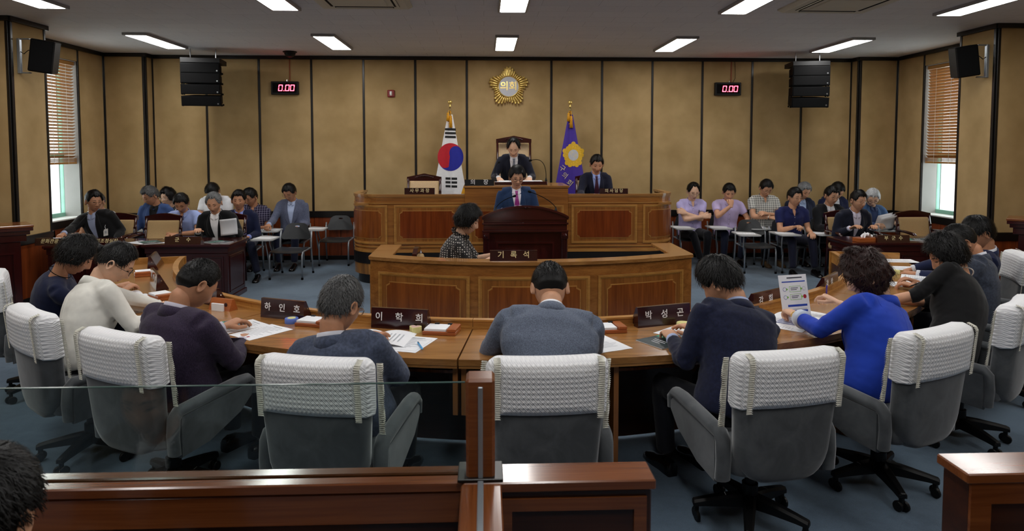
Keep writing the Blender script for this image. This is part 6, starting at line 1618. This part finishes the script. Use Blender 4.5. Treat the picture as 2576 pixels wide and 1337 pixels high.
def note_tray(label, x, y, rz, black_clip=True, group='wooden note paper trays'):
    t = thing('note_tray', label, 'note tray', (x, y, DZ), rz, group)
    q = MB(); q.cbox(-.075, .075, -.055, .055, 0, .018, .003); q.build('base', 'holder_wood', t)
    q = MB(); q.cbox(.035, .075, -.055, .055, .018, .034, .003); q.build('lid', 'holder_wood', t)
    q = MB(); q.cbox(-.068, .030, -.048, .048, .018, .030, .001); q.build('note_paper', 'paper', t)
    if black_clip:
        for yy in (-.03, .03): q = MB(); q.cbox(yy-.014, yy+.008, .040, .054, .028, .036, .002); q.build('binder_clip', 'black_plastic', t)
    t.scale = (1.35, 1.25, 1.2)
    return t
def at_desk(x, y, extra=0): return desk_rz(x, y)+extra
note_tray('wooden note tray right of the heart note pad', -.255, 4.035, at_desk(-.255, 4.03, -.05))
note_tray('wooden note tray hidden by the slate blue jacket wearer', -1.06, 4.255, at_desk(-1.06, 4.25, .1))
note_tray('wooden note tray at the elbow of the centre person', .74, 4.03, at_desk(.74, 4.03))
note_tray('wooden note tray beside the nearer left arm name plate', -2.37, 5.07, at_desk(-2.37, 5.07, .1), False)
note_tray('wooden note tray beside the farther left arm name plate', -2.96, 6.00, at_desk(-2.96, 6.0, .1), False)
note_tray('wooden note tray with yellow pad on the right arm of the desk', 3.48, 5.90, at_desk(3.48, 5.9), False)
t = thing('note_box', 'upright wooden note box beside the person in purple', 'note box', (-1.79, 4.68, DZ), at_desk(-1.79, 4.68, .25))
q = MB(); q.add([(-.09, -.03, 0), (.09, -.03, 0), (.09, .05, 0), (-.09, .05, 0), (-.09, .0, .075), (.09, .0, .075), (.09, .02, .075), (-.09, .02, .075)], [(0, 3, 2, 1), (0, 1, 5, 4), (4, 5, 6, 7), (6, 2, 3, 7), (1, 2, 6, 5), (0, 4, 7, 3)]); q.build('case', 'holder_wood', t)
q = MB(); q.lathe([(.0001, 0), (.014, 0), (.013, .001), (.0001, .001)], 16, (.05, -.018, .04), 'Y'); q.build('seal', 'plate_wood', t)
q = MB(); q.cbox(-.05, .05, -.045, -.031, .0, .05, .001); q.build('note_paper', 'paper', t)
def tape(label, x, y, m, m2, heart=False):
    t = thing('note_pad', label, 'note pad', (x, y, DZ), at_desk(x, y))
    if heart:
        pts = []
        for i in range(28):
            a = 2*PI*i/28; pts.append((.0026*16*math.sin(a)**3*.9, .0026*(13*math.cos(a)-5*math.cos(2*a)-2*math.cos(3*a)-math.cos(4*a))))
        q = MB(); q.prism(pts[::-1], 0, .035); q.build('pad', m, t); q = MB(); q.prism([(a*.8, b*.8) for a, b in pts[::-1]], .035, .0365); q.build('top_sheet', m2, t)
    else:
        q = MB(); q.lathe([(.0001, 0), (.041, 0), (.042, .004), (.042, .028), (.040, .032), (.0001, .032)], 24); q.build('body', m, t, True, sharp=40)
        q = MB(); q.lathe([(.0001, .032), (.026, .032), (.025, .034), (.0001, .034)], 20); q.build('centre', m2, t)
tape('round blue tape reel by the name plate', -1.215, 4.30, 'sticky_blue', 'sticky_yellow')
tape('heart shaped pale yellow note pad', -.415, 4.045, 'sticky_yellow', 'sticky_pink', True)
tape('round cream tape reel by the navy suit', 1.22, 4.09, 'sticky_yellow', 'sticky_yellow')
tape('yellow cube of notes on the right arm of the desk', 3.60, 5.80, 'sticky_yellow', 'sticky_yellow')
def sheet_(label, x, y, rz, w_=.21, h=.297, z=None, lines=10, seal=False, m='paper', name='paper_sheet', cat='paper', box=False, group='papers on the desks', thick=.0012, title=True):
    t = thing(name, label, cat, (x, y, DZ if z is None else z), rz, group)
    q = MB(); nx = 8; g = []
    rg = [[(-w_/2+w_*i/nx, -h/2, .0003+.0012*math.sin(i*.7)**2), (-w_/2+w_*i/nx, h/2, .0003+.0012*math.cos(i*.5)**2), (-w_/2+w_*i/nx, h/2, thick+.0003+.0012*math.cos(i*.5)**2), (-w_/2+w_*i/nx, -h/2, thick+.0003+.0012*math.sin(i*.7)**2)] for i in range(nx+1)]
    q.rings([r_[::-1] for r_ in rg]); q.build('sheet', m, t)
    q = MB(); zz = thick+.0022
    if title: q.box(-w_*.2, w_*.2, h*.38, h*.405, zz, zz+.0003)
    r2 = np.random.default_rng(int(abs(x*977+y*331)))
    for i in range(lines):
        yy = h*.30-i*h*.62/max(1, lines); a = -w_*.40; b = a+w_*r2.uniform(.45, .8); q.box(a, b, yy, yy+.0028, zz, zz+.0003)
    if box:
        for a, b, c, d in ((-w_*.44, w_*.44, -h*.42, -h*.415), (-w_*.44, w_*.44, h*.34, h*.345), (-w_*.44, -w_*.435, -h*.42, h*.34), (w_*.435, w_*.44, -h*.42, h*.34)): q.box(a, b, c, d, zz, zz+.0003)
    if q.v: q.build('printed_lines', 'print_grey', t)['kind'] = 'stuff'
    if seal: q = MB(); q.box(w_*.12, w_*.20, -h*.40, -h*.34, zz, zz+.0003); q.build('red_seal', 'print_red', t)
    return t
sheet_('left one of two printed sheets before the person in purple', -1.515, 4.215, at_desk(-1.5, 4.2, -.25))
sheet_('right one of two printed sheets, with a red seal, left of the slate blue jacket', -1.335, 4.085, at_desk(-1.33, 4.1, -.20), seal=True)
sheet_('framed printed sheet under the blue pen', -.42, 3.80, at_desk(-.42, 3.8, -.15), box=True, lines=12)
sheet_('printed sheet at the elbow of the centre person', .66, 3.76, at_desk(.66, 3.7, .3))
sheet_('printed sheet peeping out beside the dark booklet', 1.18, 3.93, at_desk(1.18, 3.9, .5))
sheet_('printed sheet with red seal under the raised page', 1.86, 4.12, at_desk(1.86, 4.1, .35), seal=True)
sheet_('printed sheet between the raised page and the blue sleeve', 2.17, 4.34, at_desk(2.17, 4.3, .1))
sheet_('printed sheet on the right arm of the desk, farthest one', 4.06, 6.47, at_desk(4.06, 6.47, .1))
sheet_('printed sheet on the right arm of the desk, second one', 3.86, 6.06, at_desk(3.86, 6.0, .15))
sheet_('printed sheet under the hands of the person in pearls', 3.42, 5.32, at_desk(3.42, 5.3, .3), lines=14)
sheet_('printed sheet beside the pen on the right arm of the desk', 3.72, 5.62, at_desk(3.7, 5.6, -.1), lines=12)
sheet_('pale blue sheet by the hand of the person in white', -2.52, 4.98, at_desk(-2.5, 5.0, .2), .12, .16, lines=0, m='sticky_blue', title=False)
def booklet(label, x, y, rz, dark=True, w_=.21, h=.297, group='booklets on the desks', z=None):
    t = thing('booklet', label, 'booklet', (x, y, (DZ if z is None else z)), rz, group)
    q = MB(); q.cbox(-w_/2, w_/2, -h/2, h/2, 0, .005, .001); q.build('pages', 'paper', t)
    q = MB(); q.box(-w_/2, w_/2, -h/2, h/2, .005, .0058); q.build('cover', 'booklet_dark' if dark else 'paper_grey', t)
    if dark:
        q = MB(); q.add([(-w_/2, h*.12, .0062), (-w_/2, h*.02, .0062), (w_/2, h*.02-.0, .0062), (w_/2, h*.10, .0062)], [(0, 1, 2, 3)]); q.build('teal_band', 'booklet_teal', t)
        q = MB()
        r2 = np.random.default_rng(5)
        for k in range(60): a, b = r2.uniform(-w_*.48, w_*.44), r2.uniform(h*.14, h*.47); q.box(a, a+r2.uniform(.004, .02), b, b+r2.uniform(.002, .008), .006, .0062)
        q.build('cover_photo', 'print_grey', t)['kind'] = 'stuff'
        q = MB()
        for k in range(3): q.box(-w_*.3+k*.012, w_*.3-k*.02, -h*.15-k*h*.08, -h*.13-k*h*.08, .006, .0062)
        q.build('cover_title', 'paper', t)['kind'] = 'stuff'
    return t
booklet('dark booklet with a teal band before the person in the navy suit', 1.045, 3.80, at_desk(1.04, 3.8, -1.25))
booklet('dark booklet under the sheets before the person in purple', -1.62, 4.23, at_desk(-1.6, 4.2, -.4))
def open_book(label, x, y, rz, w_=.20, h=.28, m='paper', lift=.02):
    t = thing('open_booklet', label, 'booklet', (x, y, DZ), rz, 'booklets on the desks')
    for s_ in (-1, 1):
        q = MB(); rg = []
        for i in range(9):
            f = i/8; xx = s_*w_*f; z = .002+lift*math.sin(f*PI)**.8*(1-.3*f)+.004*(1-f)
            rg.append([(xx, -h/2, z-.002), (xx, h/2, z-.002), (xx, h/2, z), (xx, -h/2, z)])
        q.rings(rg if s_ < 0 else [r_[::-1] for r_ in rg]); pg = q.build('page', m, t, True, sharp=40)
        q = MB()
        for k in range(5):
            f = .25+.12*k; xx = s_*w_*f
            for j in range(1): q.box(xx-.004, xx+.004, -h*.3, h*.2, .0035+lift*math.sin(f*PI)**.8*(1-.3*f)+.004*(1-f), .0038+lift*math.sin(f*PI)**.8*(1-.3*f)+.004*(1-f))
        q.build('printed_lines', 'print_grey' if s_ > 0 else 'ink_blue', pg)['kind'] = 'stuff'
open_book('open booklet at the right side of the slate blue jacket', -.62, 3.90, at_desk(-.6, 3.9, .1))
open_book('open booklet under the hands of the person in white', -2.66, 5.08, at_desk(-2.66, 5.08, .1))
open_book('open booklet under the raised page', 1.97, 4.22, at_desk(1.97, 4.2, .3), lift=.012)
open_book('open booklet before the person in pearls', 3.60, 5.38, at_desk(3.6, 5.4, .2), lift=.012)
# the page held up by the person in blue
t = thing('raised_page', 'colour printed page held up by the person in blue', 'page', (1.985, 4.15, .742), R(14))
def PGf(a, b, off=0): return (a, .03+.05*(b-.0)*.5+.10*(a*a)*2-off, b)
nx, nz = 10, 12; w_, h_ = .21, .285; g = []
for j in range(nz+1):
    for i in range(nx+1): g.append(PGf(-w_/2+w_*i/nx, h_*j/nz))
for j in range(nz+1):
    for i in range(nx+1): g.append(PGf(-w_/2+w_*i/nx, h_*j/nz, .0012))
m_ = (nx+1)*(nz+1); fs = []
for j in range(nz):
    for i in range(nx): a = j*(nx+1)+i; fs += [(a+nx+1, a+nx+2, a+1, a), (m_+a, m_+a+1, m_+a+nx+2, m_+a+nx+1)]
q = MB(); q.add(g, fs); pg = q.build('page', 'paper', t, True, rot=(R(-12), 0, 0))
def PR(name, a0, a1, b0, b1, m, kind=None):
    q = MB(); n = 6; vs = []
    for i in range(n+1): a = a0+(a1-a0)*i/n; vs += [PGf(a, b0, .0018), PGf(a, b1, .0018)]
    q.add(vs, [(2*i, 2*i+2, 2*i+3, 2*i+1) for i in range(n)]); o = q.build(name, m, pg)
PR('heading_bar', -.085, .09, .238, .245, 'ink_blue'); PR('title_line', -.045, .07, .262, .270, 'ink')
PR('blue_bar', -.06, .085, .085, .098, 'ink_blue'); PR('blue_bar', -.06, .085, .050, .063, 'ink_blue'); PR('caption', -.06, .08, .068, .071, 'print_grey'); PR('caption', -.06, .08, .034, .037, 'print_grey'); PR('blue_block', -.095, -.07, .03, .075, 'ink_blue')
for b in (.195, .145):
    PR('box_line', -.035, .05, b+.016, b+.018, 'print_green'); PR('box_line', -.035, .05, b-.018, b-.016, 'print_green'); PR('box_line', -.035, -.033, b-.018, b+.018, 'print_green'); PR('box_line', .048, .05, b-.018, b+.018, 'print_green')
    PR('text_line', -.025, .03, b+.004, b+.008, 'ink'); PR('text_line', -.025, .02, b-.006, b-.002, 'ink')
    for a, m in ((-.07, 'ink_blue'), (.075, 'print_red' if b < .15 else 'print_grey')):
        q = MB(); q.add([PGf(a+.013*math.cos(k*PI/8), b+.013*math.sin(k*PI/8), .0018) for k in range(16)], [tuple(range(16))]); q.build('disc', m, pg)
        if m != 'print_red': q = MB(); q.add([PGf(a+.011*math.cos(k*PI/8), b+.011*math.sin(k*PI/8), .0022) for k in range(16)], [tuple(range(16))]); q.build('disc_centre', 'paper', pg)
    for a in (-.052, .056): q = MB(); q.add([PGf(a-.006, b-.009, .0018), PGf(a+.007, b, .0018), PGf(a-.006, b+.009, .0018)], [(0, 1, 2)]); q.build('arrow', 'print_green', pg)
def pen(label, a, b, m, group='pens'):
    A, B = Vector(a), Vector(b); t = thing('pen', label, 'pen', a, 0, group); d = B-A
    q = MB(); q.tube([d*.0, d*.04, d*.12, d*.9, d], [.0012, .003, .0052, .0052, .004], 10); q.build('barrel', m, t, True)
    q = MB(); n = d.cross(Vector((0, 0, 1))).normalized()*.0055; q.tube([d*.72+Vector((0, 0, .005)), d*.98+Vector((0, 0, .005))], .0018, 6); q.build('clip', 'chrome', t)
pen('blue pen lying on the framed sheet', (-.335, 3.66, DZ+.010), (-.375, 3.80, DZ+.009), 'pen_blue')
pen('violet pen in the hand of the person in blue', (2.25, 4.36, .83), (2.22, 4.30, .93), 'pen_violet')
pen('black pen in the hand of the person in pearls', (3.25, 5.05, .76), (3.38, 5.0, .83), 'black_plastic')
pen('violet pen on the right arm of the desk', (3.80, 5.55, DZ+.012), (3.95, 5.62, .80), 'pen_violet')
# ---- side tables
paper_kw = dict(z=TZ, group='papers on the side tables')
sheet_('white papers before the badge wearer, right of the plate', -4.12, 8.33, R(60), **paper_kw)
booklet('magazine on the left table under the white papers', -4.02, 8.34, R(40), True, z=TZ)
booklet('magazine at the hands of the person with the curved paper', -3.22, 8.33, R(65), True, z=TZ)
sheet_('small papers on a wooden tray on the left table', -3.84, 8.30, R(15), .12, .08, lines=2, **paper_kw)
sheet_('white papers under the hand of the badge wearer', -5.10, 8.45, R(20), **paper_kw)
booklet('open magazine on the right table, left one', 5.30, 8.22, R(70), True, z=TZ)
booklet('open magazine on the right table, right one', 5.60, 8.22, R(100), True, z=TZ)
t = thing('tissue_holder', 'wooden holder with crumpled white tissue on the right table', 'tissue holder', (4.61, 8.06, TZ), R(10))
q = MB(); q.cbox(-.12, .12, -.06, .06, 0, .05, .004); q.build('case', 'holder_wood', t)
q = MB(); vs = []; r2 = np.random.default_rng(3)
for j in range(5):
    for i in range(9): vs.append((-.02+i*.014, -.035+j*.018+r2.normal()*.004, .05+.035*math.sin(i*.9+j)**2+r2.normal()*.006+.03*(1-abs(i-4)/4)))
q.add(vs, [(j*9+i, j*9+i+1, (j+1)*9+i+1, (j+1)*9+i) for j in range(4) for i in range(8)]); q.build('tissue', 'paper', t)
# paper curled in the grey haired man's hand
t = thing('held_paper', 'curved white sheet held at the left table', 'paper', (-3.20, 8.66, .725), R(190))
q = MB(); vs = []
for j in range(9):
    for i in range(7): vs.append((-.10+.20*i/6, .05*(j/8)**2*1.4-.0+.02*math.sin(i/6*PI), .02+.21*j/8-.02*(i/6)))
q.add(vs, [(j*7+i, j*7+i+1, (j+1)*7+i+1, (j+1)*7+i) for j in range(8) for i in range(6)]); o = q.build('sheet', 'paper', t, True)
md = o.modifiers.new('thickness', 'SOLIDIFY'); md.thickness = .0008
t = thing('held_paper', 'fanned white sheets held by the person in denim', 'paper', (5.78, 9.56, .66), R(170))
for k in range(3):
    q = MB(); vs = []
    for j in range(7):
        for i in range(5): vs.append((-.10+.20*i/4+.02*k, -.02*k+.12*(j/6)**1.5, .01+.02*k+.20*j/6-.05*(i/4)))
    q.add(vs, [(j*5+i, j*5+i+1, (j+1)*5+i+1, (j+1)*5+i) for j in range(6) for i in range(4)]); o = q.build('sheet', 'paper', t, True); md = o.modifiers.new('thickness', 'SOLIDIFY'); md.thickness = .0008
# ---- papers on the writing tablets
names = {'e1': 'papers on the tablet of the empty chair in front', 'e2': 'papers on the tablet of the empty chair by the wall', 'e3': 'papers on the empty chair right of the bench', 'R1': 'papers before the person with crossed arms', 'R2': 'papers before the person resting the chin',
         'R3': 'papers before the person in the checked shirt', 'R4': 'papers under the pen of the person in the navy shirt', 'R6': 'papers under the pen of the person in the black suit', 'L9': 'stack of papers before the person in the grey jacket', 'L4': 'blue folder with papers before the person in the pale blue shirt', 'L2': 'papers before the person in the blue jacket'}
for k, lb in names.items():
    x, y, rz = TABLETS[k]; M = Matrix.Translation((x, y, 0)) @ Matrix.Rotation(rz, 4, 'Z'); p = M @ Vector((.245, .33, 0)); z = .664*TS+.001
    if k in ('R1', 'R3', 'R4', 'L9', 'R2'): booklet(lb, p.x, p.y, rz+R(75), False, .19, .26, 'papers on the tablets', z)
    elif k == 'L4':
        t = booklet(lb, p.x, p.y, rz+R(75), False, .20, .27, 'papers on the tablets', z); t.children[1].data.materials[0] = MATS['sticky_blue']
    else: sheet_(lb, p.x, p.y, rz+R(80), .19, .26, z, 4, group='papers on the tablets')
